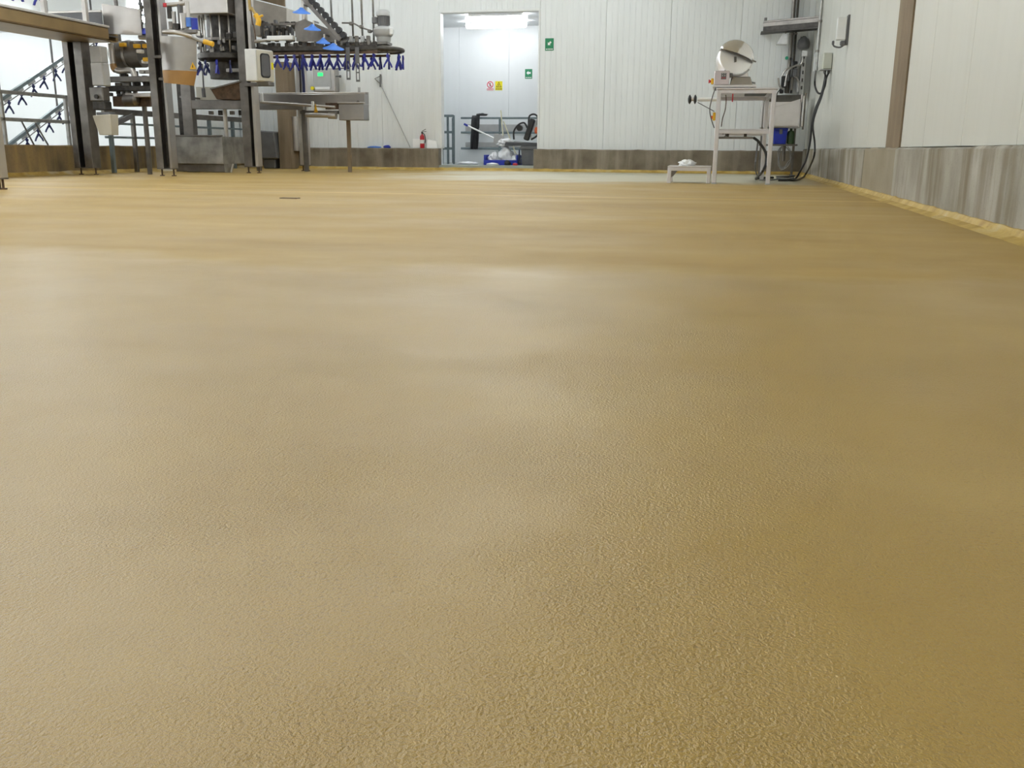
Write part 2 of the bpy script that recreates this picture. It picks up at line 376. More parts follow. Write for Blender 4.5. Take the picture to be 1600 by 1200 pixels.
# left wall: open above the kerb to the next hall
LO0, LO1, LOZ = 5.5, 15.6, 2.95
wl = struct('wall_left', MB().box((XL-.2, YN-.2, KZ), (XL-.06, LO0, HC)).box((XL-.2, LO1, KZ), (XL-.06, YB+.2, HC)).box((XL-.2, LO0, LOZ), (XL-.06, LO1, HC)).box((XL-.2, YN, 0), (XL-.06, YB+.2, KZ-.003)), GREY)
for a, b in ((YN, -2.4), (-2.4, -1.2), (-1.2, 0), (0, 1.2), (1.2, 2.4), (2.4, 3.6), (3.6, 4.6), (4.6, LO0), (LO1, 16.8), (16.8, 18.0), (18.0, YB)):
    obj('wall_panel', rib_panel(a+.003, b-.003, KZ, HC, (XL-.02, 0, 0), (0, 1, 0), (1, 0, 0), .1), PANEL, wl)
AX = -21.5
struct('floor_next_hall', MB().add([(AX, 3, .0), (XL-.19, 3, .0), (XL-.19, 21, .0), (AX, 21, .0)], [(0, 1, 2, 3)]), mat('next_hall_floor', (.5, .48, .42), .5, 0, .1, 2))
struct('ceiling_next_hall', MB().box((AX, 3, 3.1), (XL-.2, 21, 3.2)), PANEL_C)
wa = struct('wall_next_hall', MB().box((AX-.15, 3, 0), (AX-.05, 21, 3.1)), GREY)
for i in range(15): obj('wall_panel', rib_panel(3+i*1.2+.003, 4.2+i*1.2-.003, 0, 3.1, (AX, 0, 0), (0, 1, 0), (1, 0, 0), 0), PANEL_C, wa)
struct('wall_next_hall_far', MB().box((AX, 21, 0), (XL-.2, 21.1, 3.1)), PANEL_C)
struct('wall_next_hall_near', MB().box((AX, 2.9, 0), (XL-.2, 3, 3.1)), PANEL_C)
# ------------------------------------------------------------------ lamps
def batten(loc, length, m, label, group, along='y', wd=.16):
    t = thing('ceiling_lamp', loc, label, 'lamp', group); x, y, z = loc
    L = (wd, length) if along == 'y' else (length, wd)
    obj('housing', MB().box((x-L[0]*.45, y-L[1]*.5, z-.05), (x+L[0]*.45, y+L[1]*.5, z)), WHITE, t, .006)
    a = (0, 1, 0) if along == 'y' else (1, 0, 0); r = wd/2
    p = V((x, y, z-.075))-V(a)*(length/2)
    prof = [(r*.35, 0), (r*.8, .02), (r*.9, .05), (r*.9, length-.05), (r*.8, length-.02), (r*.35, length)]
    obj('diffuser', MB().lathe(p, a, prof, 12), m, t); return t
HL = 'long white ceiling lamp with a lit diffuser, over the hall floor'
for x in (-8.2, -5.2, -2.2):
    for y in (-1.5, 1.5, 4.5, 7.5, 10.5, 13.5, 16.3):
        batten((x, y, HC), 1.6, LAMP, HL, 'ceiling lamps over the hall')
for py, yy, lb in ((40.5, 19.45, 'nearer of the two long lit lamps on the corridor ceiling, above the doorway'), (52.5, 20.5, 'farther of the two long lit lamps on the corridor ceiling')):
    a, b = at(728, py, Y=yy), at(823, py, Y=yy); batten(((a.x+b.x)/2, yy, CZ), b.x-a.x, LAMP_C, lb, 'corridor lamps', 'x')
for x in (-12, -15.5, -18.6):
    for y in (7, 11, 15, 19):
        batten((x, y, 3.1), 1.5, LAMP_A, 'long lit lamp on the ceiling of the white hall beyond the left kerb', 'lamps of the next hall')
p = at(4, 76, Z=3.0); batten((p.x, p.y, 3.1), 1.5, LAMP_A, 'lit lamp showing under the drip tray at the left edge', 'lamps of the next hall', 'x')
for x in (CX0+.45, CX1-.9): batten((x, 20.0, CZ), .8, LAMP_C, 'added fill lamp on the corridor ceiling, unseen beside the doorway', 'corridor lamps', 'x')  # unseen lamps added to fill the corridor with light
# ================================================================== right side of the hall
# ------------------------------------------------------------------ work stand
TY0, TY1 = 12.55, 14.35
TX0, TX1 = at(1112, 285, Y=TY0).x, at(1203, 285, Y=TY0).x
zt = lambda py, Y=TY0, px=1165: at(px, py, Y=Y).z
TZ, AZ = zt(137), zt(146)
st = thing('machine_stand', ((TX0+TX1)/2, (TY0+TY1)/2, 0), 'tall square-tube metal stand with a worktop, beside the low step', 'stand')
LG = .055
for x in (TX0+LG/2, TX1-LG/2):
    for y in (TY0+LG/2, TY1-LG/2):
        lg = obj('leg', MB().box((x-LG/2, y-LG/2, .012), (x+LG/2, y+LG/2, AZ+.01)), ALU, st, .006)
        obj('foot_pad', MB().box((x-LG*.6, y-LG*.6, 0), (x+LG*.6, y+LG*.6, .012)), GREY, lg, .002)
obj('worktop', MB().box((TX0-.01, TY0-.01, AZ+.045), (TX1+.02, TY1+.01, TZ)), ALU, st, .006)
for a, b in (((TX0, TY0, AZ), (TX1, TY0+.04, AZ+.045)), ((TX0, TY1-.04, AZ), (TX1, TY1, AZ+.045)), ((TX0, TY0+.04, AZ), (TX0+.04, TY1-.04, AZ+.045)), ((TX1-.04, TY0+.04, AZ), (TX1, TY1-.04, AZ+.045))):
    obj('apron_rail', MB().box(a, b), ALU, st, .003)
obj('motor_plate', MB().box((TX0+.36, TY0+.3, AZ+.012), (TX1-.1, TY0+.9, AZ+.044)), DARK, st, .003)
r0, r1 = zt(209), zt(201.5)
obj('lower_shelf', MB().box((TX0+LG, TY0+.02, r1-.012), (TX1-LG, TY1-.1, r1)), ALU, st, .003)
obj('shelf_rail', MB().box((TX0+LG, TY0+.004, r0), (TX1-LG, TY0+.044, r1-.012)), ALU, st, .004)
obj('shelf_rail', MB().box((TX0+LG, TY1-.044, r0), (TX1-LG, TY1-.004, r1-.012)), ALU, st, .004)
h0, h1 = zt(217), zt(213.3)
hb = obj('hanger_bar', MB().box((TX0+LG, TY0+.06, h0), (at(1177, 215, Y=TY0).x, TY0+.11, h1)), SSD, st, .004)
for px in (1137, 1165):
    x = at(px, 210, Y=TY0).x; obj('hanger_block', MB().box((x-.018, TY0+.062, h1), (x+.018, TY0+.108, r0)).cyl((x, TY0+.05, (h1+r0)/2), (x, TY0+.12, (h1+r0)/2), .012), DARK, hb, .002)
c = at(1130, 212, Y=TY0); obj('hook', MB().tube([(c.x-.03, TY0+.08, c.z-.02), (c.x, TY0+.07, c.z-.02), (c.x+.03, TY0+.07, c.z), (c.x+.02, TY0+.07, c.z+.03), (c.x-.01, TY0+.07, c.z+.02)], .006), DARK, hb)
# sensor arm on the left leg
c = at(1119, 155, Y=TY0); yv = TY0+.03
arm = obj('sensor_arm', MB().cyl((at(1090, 155, Y=TY0).x, yv, c.z), (TX0+.01, yv, c.z), .026, None, 16), WHITE, st)
for px, w_ in ((1086, .038), (1077.5, .042)):
    x = at(px, 155, Y=TY0).x
    obj('suction_disc', MB().lathe((x-w_/2, yv, c.z), (1, 0, 0), [(.015, 0), (.042, .006), (.058, w_*.45), (.058, w_*.6), (.03, w_)], 20), BLACK, arm)
x = at(1081.5, 155, Y=TY0).x
obj('spacer', MB().cyl((x-.05, yv, c.z), (x+.05, yv, c.z), .022), SSR, arm)
e = at(1116, 182, Y=TY0)
eb = obj('stop_switch', MB().box((TX0-.035, TY0+.005, e.z-.05), (TX0, TY0+.05, e.z+.05)), YEL, st, .006)
obj('stop_button', MB().cyl((TX0-.035, TY0+.027, e.z-.01), (TX0-.06, TY0+.027, e.z-.01), .02), ORANGE, eb)
cable('sensor_cable', [(at(1090, 160, Y=TY0)), (at(1103, 167, Y=TY0)), (at(1116, 174, Y=TY0))+V((0, .02, 0))], .005, GREYD, arm)
cable('control_cable', [at(p, q, Y=TY0-.02) for p, q in ((1118, 137), (1113, 152), (1109, 170), (1111, 185), (1116, 200))], .007, GREYD, st)
cable('control_cable', [at(p, q, Y=TY0+.08) for p, q in ((1134, 148), (1134.5, 158), (1133, 172), (1129, 185), (1127, 198))], .006, RUST, st)
obj('warning_tab', MB().box((TX0+.19, TY0+.04, AZ-.1), (TX0+.205, TY0+.05, AZ)), RED, st)
# ------------------------------------------------------------------ bowl cutter on the stand
GY = TY0+.33
g = lambda px, py, dy=0: at(px, py, Y=GY+dy)
b0, b1 = g(1114, 135), g(1181, 131)
sl = thing('disc_cutter', ((b0.x+b1.x)/2, GY, TZ), 'polished round-drum cutting machine with control box, standing on the tall metal stand', 'machine')
sc = TZ+.012
obj('base_plate', MB().box((b0.x, GY-.22, TZ+.012), (b1.x, GY+.28, TZ+.045)), SSR, sl, .006)
for x in (b0.x+.05, b1.x-.05):
    for y in (GY-.18, GY+.24): obj('foot', MB().cyl((x, y, TZ), (x, y, TZ+.014), .02), BLACK, sl)
bz = TZ+.045
q0, q1 = g(1116.5, 112), g(1139, 132)
cb = obj('control_box', MB().box((q0.x, GY-.2, bz), (q1.x, GY-.02, g(1116, 112.5).z)), mat('pinkish_steel', (.62, .55, .57), .35, .7, .06, 5), sl, .008)
s0, s1 = at(1127, 114, Y=GY-.2), at(1134, 124, Y=GY-.2)
dp = obj('display_panel', MB().box((s0.x, GY-.204, s1.z), (s1.x+.005, GY-.2, s0.z)), GREYD, cb, .001)
for i in range(2):
    for j in range(3): obj('button', MB().cyl((s0.x+.018+i*.028, GY-.209, s1.z+.018+j*.028), (s0.x+.018+i*.028, GY-.204, s1.z+.018+j*.028), .008, None, 10), GREY if j else RED, dp)
ez = at(1110, 127, Y=GY-.15).z
es = obj('stop_switch', MB().cbox((q0.x-.02, GY-.12, ez), (.035, .07, .07)), YEL, cb, .006)
obj('stop_button', MB().lathe((q0.x-.037, GY-.12, ez), (-1, 0, 0), [(.016, 0), (.016, .015), (.024, .018), (.022, .03)], 16), RED, es)
# pedestal
p0, p1 = g(1141, 131), g(1172, 131); t0, t1 = g(1143, 112), g(1168, 112)
obj('pedestal', MB().hexa([(p0.x, GY-.1, bz), (p1.x, GY-.1, bz), (p1.x, GY+.16, bz), (p0.x, GY+.16, bz)], [(t0.x, GY-.08, t0.z), (t1.x, GY-.08, t0.z), (t1.x, GY+.14, t0.z), (t0.x, GY+.14, t0.z)]), SSR, sl, .008)
zz = g(1150, 121).z
obj('skirt', MB().hexa([(p0.x-.01, GY-.14, bz), (p1.x+.03, GY-.14, bz), (p1.x+.03, GY+.18, bz), (p0.x-.01, GY+.18, bz)], [(p0.x+.02, GY-.11, zz), (p1.x-.005, GY-.11, zz), (p1.x-.005, GY+.165, zz), (p0.x+.02, GY+.165, zz)]), SS, sl, .006)
obj('latch', MB().cbox((p0.x+.005, GY-.145, t0.z-.055), (.035, .05, .05)), GREYD, sl, .005)
# drum, tilted a little
dc = g(1148, 93); ax = V((.22, -.93, .28)).normalized(); R = .225
dr = obj('drum', MB().lathe(dc+ax*-.13, ax, [(.10, 0), (.18, .01), (.215, .03), (R, .06), (R, .17), (.215, .185), (.2, .19), (.12, .20), (.05, .205)], 40), mat('bright_satin_steel', (.93, .92, .93), .3, .6, .02, 3), sl)
u = V((0, 0, 1)).cross(ax).normalized(); v = ax.cross(u)
ang = math.radians(-21)
def seg_poly(r, a0, a1, n=18): return [(r*math.cos(a0+(a1-a0)*i/n), r*math.sin(a0+(a1-a0)*i/n)) for i in range(n+1)]
mb = MB(); rows = []; a0_, a1_ = ang+math.radians(4), ang+math.pi-math.radians(4); nr, na = 8, 24
chord = seg_poly(R+.01, a0_, a1_, na)
for i in range(nr+1):
    f = 1-i/nr; row = []
    for (x, y) in chord:
        # shrink the arc towards the middle of its straight edge
        mx, my = (chord[0][0]+chord[-1][0])/2, (chord[0][1]+chord[-1][1])/2
        px_, py_ = mx+(x-mx)*f, my+(y-my)*f; rr = min(1, math.hypot(px_, py_)/(R+.01))
        row.append(dc+ax*(.06+.10*math.sqrt(max(0, 1-rr*rr)))+u*px_+v*py_)
    rows.append(row)
rim = [p-ax*.05 for p in rows[0]]
mb.add([p for r_ in [rim]+rows for p in r_], [(i*(na+1)+j, i*(na+1)+j+1, (i+1)*(na+1)+j+1, (i+1)*(na+1)+j) for i in range(nr+1) for j in range(na)], True)
hd = obj('hood', mb, POL, sl)
e0, e1 = [dc+ax*.10+u*x+v*y for x, y in (seg_poly(R+.03, ang+.1, ang+math.pi-.1)[0], seg_poly(R+.0, ang+.1, ang+math.pi-.1)[-1])]
obj('hood_lip', MB().bar(e0, e1, .018, .018), SSD, hd, .003)
cc = dc+ax*.1-v*.035-u*.02
obj('scraper', MB().bar(cc+v*.03, cc-v*.035, .03, .02), SSD, dr, .003)
obj('clamp_band', MB().tube([dc+ax*.06+u*(R*1.0*math.cos(a))+v*(R*1.0*math.sin(a)) for a in [math.radians(t) for t in range(228, 320, 10)]], .011), GREY, dr)
obj('drain_spout', MB().bar(g(1171, 132, -.1)+V((0, 0, .03)), g(1180, 134, -.1)+V((0, 0, .03)), .03, .02), GREYD, sl, .004)
# ------------------------------------------------------------------ low step with a rag
Y0 = at(1047, 286, Z=0).y; a0 = at(1042, 286, Y=Y0).x; a1 = at(1109.5, 286, Y=Y0).x; zs = at(1070, 259.5, Y=Y0).z; Y1 = Y0+.52
stp = thing('step_platform', ((a0+a1)/2, (Y0+Y1)/2, 0), 'low metal step platform with a rag on it, beside the stand', 'step')
obj('tread', MB().box((a0-.0, Y0, zs-.018), (a1, Y1, zs)), SSR, stp, .004)
obj('apron', MB().box((a0+.02, Y0+.004, zs-.062), (a1-.02, Y0+.03, zs-.018)), ALU, stp, .003)
obj('apron', MB().box((a0+.02, Y1-.03, zs-.062), (a1-.02, Y1-.004, zs-.018)), ALU, stp, .003)
for x in (a0, a1-.05):
    for y in (Y0, Y1-.05): obj('leg', MB().box((x, y, 0), (x+.05, y+.05, zs-.018)), ALU, stp, .004)
for i in range(2): obj('gusset', MB().prism([(0, 0), (.07, 0), (0, -.09)], (a0+.05, Y0+.02+i*.4, zs-.062), (1, 0, 0), (0, 0, 1), .006), SSD, stp)
def crumple(name, c, sx, sy, sz, m, parent=None, seed=1, sub=4, amp=.35, fr=3.0, z0=None):
    bm = bmesh.new(); bmesh.ops.create_icosphere(bm, subdivisions=sub, radius=1)
    for vv in bm.verts:
        n = noise.noise(vv.co*fr+V((seed*7.3, 0, 0)))*amp+abs(noise.noise(vv.co*fr*2.3+V((0, seed*3.1, 0))))*amp*.7
        p = vv.co*(1+n); vv.co = V((p.x*sx, p.y*sy, max(p.z, -.55)*sz))
    lo = min(vv.co.z for vv in bm.verts)
    for vv in bm.verts: vv.co.z -= lo
    me = bpy.data.meshes.new(name); bm.to_mesh(me); bm.free(); me.polygons.foreach_set('use_smooth', [True]*len(me.polygons)); me.materials.append(m)
    o = bpy.data.objects.new(name, me); C.objects.link(o); o.parent = parent
    o.location = V(c)-(wloc(parent) if parent else V((0, 0, 0))); return o
x = at(1074, 258, Y=Y0+.2).x
tag(crumple('rag', (x, Y0+.2, zs), .10, .08, .05, WHITE, None, 3, 4), 'crumpled white rag lying on the low step platform', 'rag')
# ------------------------------------------------------------------ wash basin and piping in the corner
BY = 17.0
x0, x1 = at(1191, 180, Y=BY).x, at(1252, 180, Y=BY).x; z1, z0 = at(1230, 147.5, Y=BY).z, at(1230, 199.5, Y=BY).z
ws = thing('wash_unit', ((x0+x1)/2, BY+.5, z0), 'shiny stainless wash unit in the corner behind the tall stand', 'sink')
mb = MB().box((x0, BY, z0), (x1, BY+.02, z1-.12)); mb.box((x0, BY, z0), (x0+.02, BY+.75, z1)); mb.box((x1-.02, BY, z0), (x1, BY+.75, z1)); mb.box((x0, BY, z0), (x1, BY+.75, z0+.02)); mb.box((x0, BY+.73, z0), (x1, BY+.75, z1))
obj('body', mb, SSR, ws, .004)
obj('slanted_front', MB().hexa([(x0+.02, BY+.0, z1-.12), (x1-.02, BY+.0, z1-.12), (x1-.02, BY+.02, z1-.12), (x0+.02, BY+.02, z1-.12)], [(x0+.02, BY+.18, z1), (x1-.02, BY+.18, z1), (x1-.02, BY+.2, z1), (x0+.02, BY+.2, z1)]), SSD, ws)
obj('bowl_front', MB().prism([(0, 0), (x1-x0-.06, 0), (x1-x0-.06, z1-z0-.1), (.42*(x1-x0), z1-z0-.2), (0, z1-z0-.3)], (x0+.03, BY-.001, z0+.03), (1, 0, 0), (0, 0, 1), .02), SSR, ws, .008)
obj('side_panel', MB().box((x1+.004, BY-.03, z0+.02), (x1+.03, BY+.7, z1-.03)), POL, ws, .004)
obj('bracket', MB().box((x1+.034, BY+.02, z0-.03), (x1+.06, BY+.1, z1+.02)), SSD, ws, .003)
obj('drain_pipe', MB().cyl((x1-.22, BY+.3, .25), (x1-.22, BY+.3, z0), .03), SSD, ws)
obj('support_leg', MB().box((x1-.06, BY+.6, 0.01), (x1-.02, BY+.64, z0)), SSD, ws, .003)
obj('support_leg', MB().box((x0+.02, BY+.6, 0.01), (x0+.06, BY+.64, z0)), SSD, ws, .003)
# blue crate and green bin hung under the unit
c0, c1 = at(1207, 225, Y=BY+.1), at(1231, 201, Y=BY+.1)
cr = thing('blue_crate', ((c0.x+c1.x)/2, BY+.3, c0.z), 'blue plastic crate tucked under the stainless wash unit', 'crate')
top = z0-.004
obj('crate_body', MB().hexa([(c0.x+.02, BY+.1, c0.z), (c1.x-.02, BY+.1, c0.z), (c1.x-.02, BY+.44, c0.z), (c0.x+.02, BY+.44, c0.z)], [(c0.x, BY+.08, top-.04), (c1.x, BY+.08, top-.04), (c1.x, BY+.46, top-.04), (c0.x, BY+.46, top-.04)]), BLUE, cr, .006)
obj('crate_rim', MB().box((c0.x-.01, BY+.07, top-.04), (c1.x+.005, BY+.47, top)), BLUE, cr, .006)
obj('latch', MB().box(((c0.x+c1.x)/2-.02, BY+.055, top-.1), ((c0.x+c1.x)/2+.03, BY+.08, top-.02)), GREYD, cr, .003)
shf = tag(obj('rack_shelf', MB().box((x0+.02, BY+.02, c0.z-.03), (x1-.02, BY+.64, c0.z-.002)).box((x0, BY+.6, c0.z-.03), (x0+.02, BY+.64, c0.z-.002)), SSD, None, .003), 'dull steel rack shelf below the wash unit carrying a blue crate', 'shelf')
d1 = at(1241, 201, Y=BY+.1)
tag(obj('green_canister', MB().lathe(((c1.x+d1.x)/2+.01, BY+.2, c0.z), (0, 0, 1), [(.05, 0), (.062, .01), (.062, top-c0.z-.09), (.05, top-c0.z-.05), (.025, top-c0.z-.04), (.025, top-c0.z-.005)], 18), DGREEN), 'dark green canister beside the blue crate under the wash unit', 'canister')
# loose wire coil hanging under the shelf by the wall
c = at(1226, 245, Y=17.7)
tag(obj('wire_coil', MB().tube([c+V((.11*math.cos(t*.9)+.02*math.sin(t*2.3), .03*math.sin(t*1.7), .19*math.sin(t*.9)+.04*math.cos(t*1.9))) for t in range(26)], .007, 6, 4), GREY), 'pale tangled wire loops hanging below the shelf in the corner', 'wire')
# vertical pipes on the back wall near the corner
YP = YB-.09
def wall_pipe(px0, py0, px1, py1, Y, r, m, label, extra=None):
    a, b = at(px0, py0, Y=Y), at(px1, py1, Y=Y); x = b.x
    t = thing('wall_pipe', (x, Y, b.z), label, 'pipe')
    obj('pipe', MB().cyl((x, Y, b.z), (x, Y, a.z if py0 > 2 else HC-.002), r, None, 12), m, t)
    z = b.z+.25
    while z < (a.z if py0 > 2 else HC-.1):
        obj('pipe_clamp', MB().cyl((x, Y, z), (x, Y, z+.03), r+.008, None, 12).box((x-.012, Y, z), (x+.012, YB+.004 if Y > 17.9 else Y+.02, z+.03)), SSD, t); z += .75
    return t, x
wall_pipe(1233, 0, 1230, 146, YP, .035, SSD, 'thicker dark vertical pipe on the back wall above the wash unit')
wall_pipe(1239, 0, 1236, 146, YP-.02, .022, DARK, 'thin dark vertical pipe on the back wall, right of the thicker one')
# valve cluster
vc = thing('valve_manifold', at(1240, 140, Y=YP-.08), 'black and steel valve manifold with hoses above the wash unit', 'valve')
for (px, py, w_, h_, m) in ((1224, 128, .075, .20, BLACK), (1231, 122, .06, .12, GREYD), (1242, 101, .085, .11, BLACK), (1242, 114, .07, .14, GREYD), (1237, 132, .05, .2, SSD), (1221, 142, .07, .09, BLACK), (1228, 140, .05, .12, DARK), (1247, 135, .05, .2, GREY)):
    c = at(px, py, Y=YP-.1); obj('valve_body', MB().cbox(c, (w_, .1, h_)), m, vc, .012)
for q in (((1222, 118), (1229, 108), (1240, 104), (1246, 101)), ((1226, 135), (1231, 112), (1238, 106)), ((1240, 120), (1246, 124), (1249, 138)), ((1216, 122), (1218, 134), (1224, 140)), ((1245, 104), (1252, 100), (1254, 92))):
    obj('hose', MB().tube([at(a, b, Y=YP-.16) for a, b in q], .016), SS, vc)
c = at(1229, 91, Y=YP-.06); obj('green_tap', MB().cyl(c, c+V((0, -.06, 0)), .028), mat('tap_green', (.01, .3, .17), .4), vc)
c = at(1235.5, 92, Y=YP-.06); obj('valve_knob', MB().lathe(c, (0, -1, 0), [(.01, 0), (.025, .01), (.02, .05)], 12), BLACK, vc)
cable('rubber_whip', [at(p, q, Y=YP-.15) for p, q in ((1219, 140), (1214, 147), (1217, 158), (1222, 165))], .008, BLACK, vc)
# grey steel column in the corner, sign and dark brush above it
x = at(1256, 100, Y=YB-.2).x
cl = thing('corner_strut', (x, YB-.2, 1.4), 'slotted grey steel strut standing in the corner above the wash unit', 'strut')
a, b = at(1254, 140, Y=YB-.2), at(1258, 88, Y=YB-.2)
obj('strut', MB().box((x-.045, YB-.23, a.z-.1), (x+.03, YB-.004, b.z)), GALV, cl, .004)
for i in range(5): obj('slot', MB().box((x-.02, YB-.234, a.z+i*.13), (x+.005, YB-.229, a.z+i*.13+.06)), DARK, cl)
c = at(1257, 84, Y=YB-.2); obj('cap', MB().cbox(c, (.09, .14, .1)), WHITE, cl, .008)
tag(crumple('scrub_brush', at(1255, 76, Y=YB-.14), .1, .08, .13, GREYD, None, 9, 3, .3, 4), 'dark bristly scrub pad stuck up in the corner over the strut', 'brush')
# dark tray bracket high in the corner
tr = thing('cable_tray', at(1225, 42, Y=17.9), 'dark cable tray jutting along the back wall high in the corner', 'cable tray')
a, b = at(1190, 50, Y=17.75), at(1262, 44, Y=17.75)
a.z = b.z = (at(1190, 49, Y=17.75).z+at(1262, 46, Y=17.75).z)/2
yl, yr = 17.98, 17.45
def slant(nm, xa_, za, zb_, off, dep, m):
    obj(nm, MB().hexa([(xa_, yl+off, za), (XR+.036, yr+off, za), (XR+.036, yr+off+dep, za), (xa_, yl+off+dep, za)], [(xa_, yl+off, zb_), (XR+.036, yr+off, zb_), (XR+.036, yr+off+dep, zb_), (xa_, yl+off+dep, zb_)]), m, tr, .003)
a.z -= .01
slant('tray_base', a.x, a.z, a.z+.03, 0, .3, DARK)
slant('tray_side', a.x+.03, a.z+.03, a.z+.10, 0, .02, DARK)
slant('tray_upper_side', a.x+.03, a.z+.101, a.z+.17, 0, .02, SSD)
slant('tray_top_rail', a.x+.03, a.z+.171, a.z+.2, -.01, .16, SSD)
c = at(1195, 35, Y=17.8); obj('bolt', MB().cyl((c.x+.02, 18.05, a.z+.2), (c.x+.02, 18.05, a.z+.26), .025), GREYD, tr)
hdp = at(1228, 62, Y=17.85)
hn = thing('lamp_hood', hdp, 'translucent pale lamp hood hanging under the dark cable tray', 'lamp shade')
obj('hood', MB().hexa([(hdp.x-.16, 17.78, hdp.z-.08), (hdp.x+.03, 17.78, hdp.z-.08), (hdp.x+.03, 18.0, hdp.z-.08), (hdp.x-.16, 18.0, hdp.z-.08)], [(hdp.x-.06, 17.85, a.z-.03), (hdp.x+.03, 17.85, a.z-.03), (hdp.x+.03, 17.95, a.z-.03), (hdp.x-.06, 17.95, a.z-.03)]), BAG, hn, .01)
obj('hood_stem', MB().cyl((hdp.x-.01, 17.9, a.z-.03), (hdp.x-.01, 17.9, a.z), .012), SSD, hn)
# things on the right wall
XW = XR+.04
def rw(px, py, dx=0.0): return at(px, py, X=XW-dx)
a, b = rw(1285, 0), rw(1278, 110)
wp = thing('conduit_pipe', (XW-.03, b.y, b.z), 'slim vertical conduit pipe on the right wall left of the junction box', 'pipe')
obj('pipe', MB().cyl((XW-.03, b.y, b.z), (XW-.03, b.y, HC-.003), .024, None, 12), GALV, wp)
for py in (40, 82): z = rw(1280, py).z; obj('pipe_clamp', MB().cyl((XW-.03, b.y, z), (XW-.03, b.y, z+.035), .032).box((XW-.03, b.y-.05, z), (XW-.001, b.y+.05, z+.03)), SSD, wp)
def wall_box(px0, px1, py0, py1, d, name, label, cat, m):
    y1, y0 = rw(px0, (py0+py1)/2).y, rw(px1, (py0+py1)/2).y; zt_, zb = rw((px0+px1)/2, py0).z, rw((px0+px1)/2, py1).z
    t = thing(name, (XW, (y0+y1)/2, zb), label, cat); return t, y0, y1, zb, zt_
y0 = rw(1301, 95).y; zb, z2 = at(1293, 108, Y=y0).z, at(1293, 82, Y=y0).z; xb = at(1286, 95, Y=y0).x
t = thing('junction_box', (XW-.06, y0, zb), 'small grey-green junction box with cables on the right wall', 'box')
obj('box_body', MB().box((xb, y0+.03, zb), (XW-.001, y0+.2, z2)), BOXG, t, .01)
obj('box_lid', MB().box((xb+.008, y0, zb+.008), (XW-.008, y0+.028, z2-.008)), BOXG, t, .006)
for k in (.35, .75): obj('cable_gland', MB().cyl((xb+(XW-xb)*k, y0+.1, zb-.05), (xb+(XW-xb)*k, y0+.1, zb), .022), GREYD, t)
obj('bottom_flange', MB().box((xb-.03, y0+.01, zb-.012), (XW-.001, y0+.2, zb-.001)), GREY, t, .003)
JX, JY, JZ = xb, y0+.1, zb-.05
y0 = rw(1327, 45).y; zb, z2 = at(1317, 66, Y=y0).z, at(1317, 27, Y=y0).z; xb = at(1308, 45, Y=y0).x
t = thing('paper_dispenser', (XW-.08, y0, zb), 'tall white dispenser box high on the right wall with a hook below', 'dispenser')
obj('case', MB().box((xb, y0, zb+.03), (XW-.03, y0+.1, z2)), WHITE, t, .008)
obj('mount_plate', MB().box((XW-.028, y0-.01, zb-.03), (XW-.001, y0+.12, z2+.03)), GREYD, t, .003)
hz = zb-.02
obj('hook', MB().tube([(xb-.03, y0+.05, hz+.03), (xb-.02, y0+.03, hz-.02), (xb+.05, y0+.02, hz-.04), (xb+.10, y0+.03, hz-.01), (XW-.05, y0+.04, hz+.02)], .011), GREYD, t)
obj('hook_clip', MB().cbox((XW-.06, y0+.03, hz+.01), (.07, .06, .06)), GREYD, t, .012)
obj('hook_tip', MB().cbox((xb-.03, y0+.05, hz+.02), (.03, .04, .05)), GREYD, t, .008)
a, b = rw(1273, 84), rw(1279, 105)
tag(obj('wall_notice', MB().box((XW-.008, b.y, b.z), (XW-.001, a.y, a.z)), WHITE), 'narrow pale notice on the right wall beside the corner strut', 'sign')
# supply cables: from the conduit in a loop to the box, then down to the floor and along to the stand
y0 = JY
cy = rw(1278, 110).y
q = [V((XW-.03, cy, rw(1278, 111).z))]+[at(px, py, Y=y0-.02+dy) for px, py, dy in ((1273.5, 122, .25), (1273.5, 135, .1), (1278, 145, .0), (1284, 145, -.02), (1289, 134, 0), (1290.5, 122, .02))]+[V((JX+(XW-JX)*.35, JY, JZ))]
tag(cable('looped_cable', q, .014, BLACK), 'black cable looping from the conduit up to the junction box', 'cable')
fl = lambda px, py: at(px, py, Z=.016)
q = [V((JX+(XW-JX)*.35, JY-.01, JZ))]+[at(px, py, Y=y0-.05) for px, py in ((1289, 122), (1283, 148), (1274, 170), (1269, 192), (1266, 220), (1260, 248), (1251, 266))]+[fl(1243, 279), fl(1232, 280), fl(1214, 279)]
tag(cable('power_cable', q, .014, BLACK), 'black power cable dropping along the right wall to the floor, left strand', 'cable')
q = [V((JX+(XW-JX)*.75, JY-.01, JZ))]+[at(px, py, Y=y0-.12) for px, py in ((1290, 125), (1284, 150), (1275, 174), (1270, 196), (1273, 225), (1271, 247))]+[fl(1258, 275)+V((0, 0, .02)), fl(1246, 281), fl(1232, 282), fl(1216, 282)]
tag(cable('power_cable', q, .014, BLACK), 'black power cable bowing out to the right before reaching the floor', 'cable')
c = fl(1226, 278)
tag(obj('coiled_lead', MB().tube([c+V((.13*math.cos(t*.8)*(1+.1*math.sin(t)), .20*math.sin(t*.8), .004*t)) for t in range(10)], .012, 6, 4), BLACK), 'black lead coiled up on the floor beside the stand leg', 'cable')
q = [(at(1177, 215, Y=TY0+.1)), at(1186, 222, Y=TY0+.12), at(1196, 238, Y=TY0+.12), at(1197, 255, Y=TY0+.1), at(1190, 270, Y=TY0+.1), fl(1181, 279), fl(1190, 278), fl(1208, 277.5)]
tag(cable('rubber_hose', q, .017, BLACK), 'black rubber hose curving from the stand shelf down to the floor', 'hose')
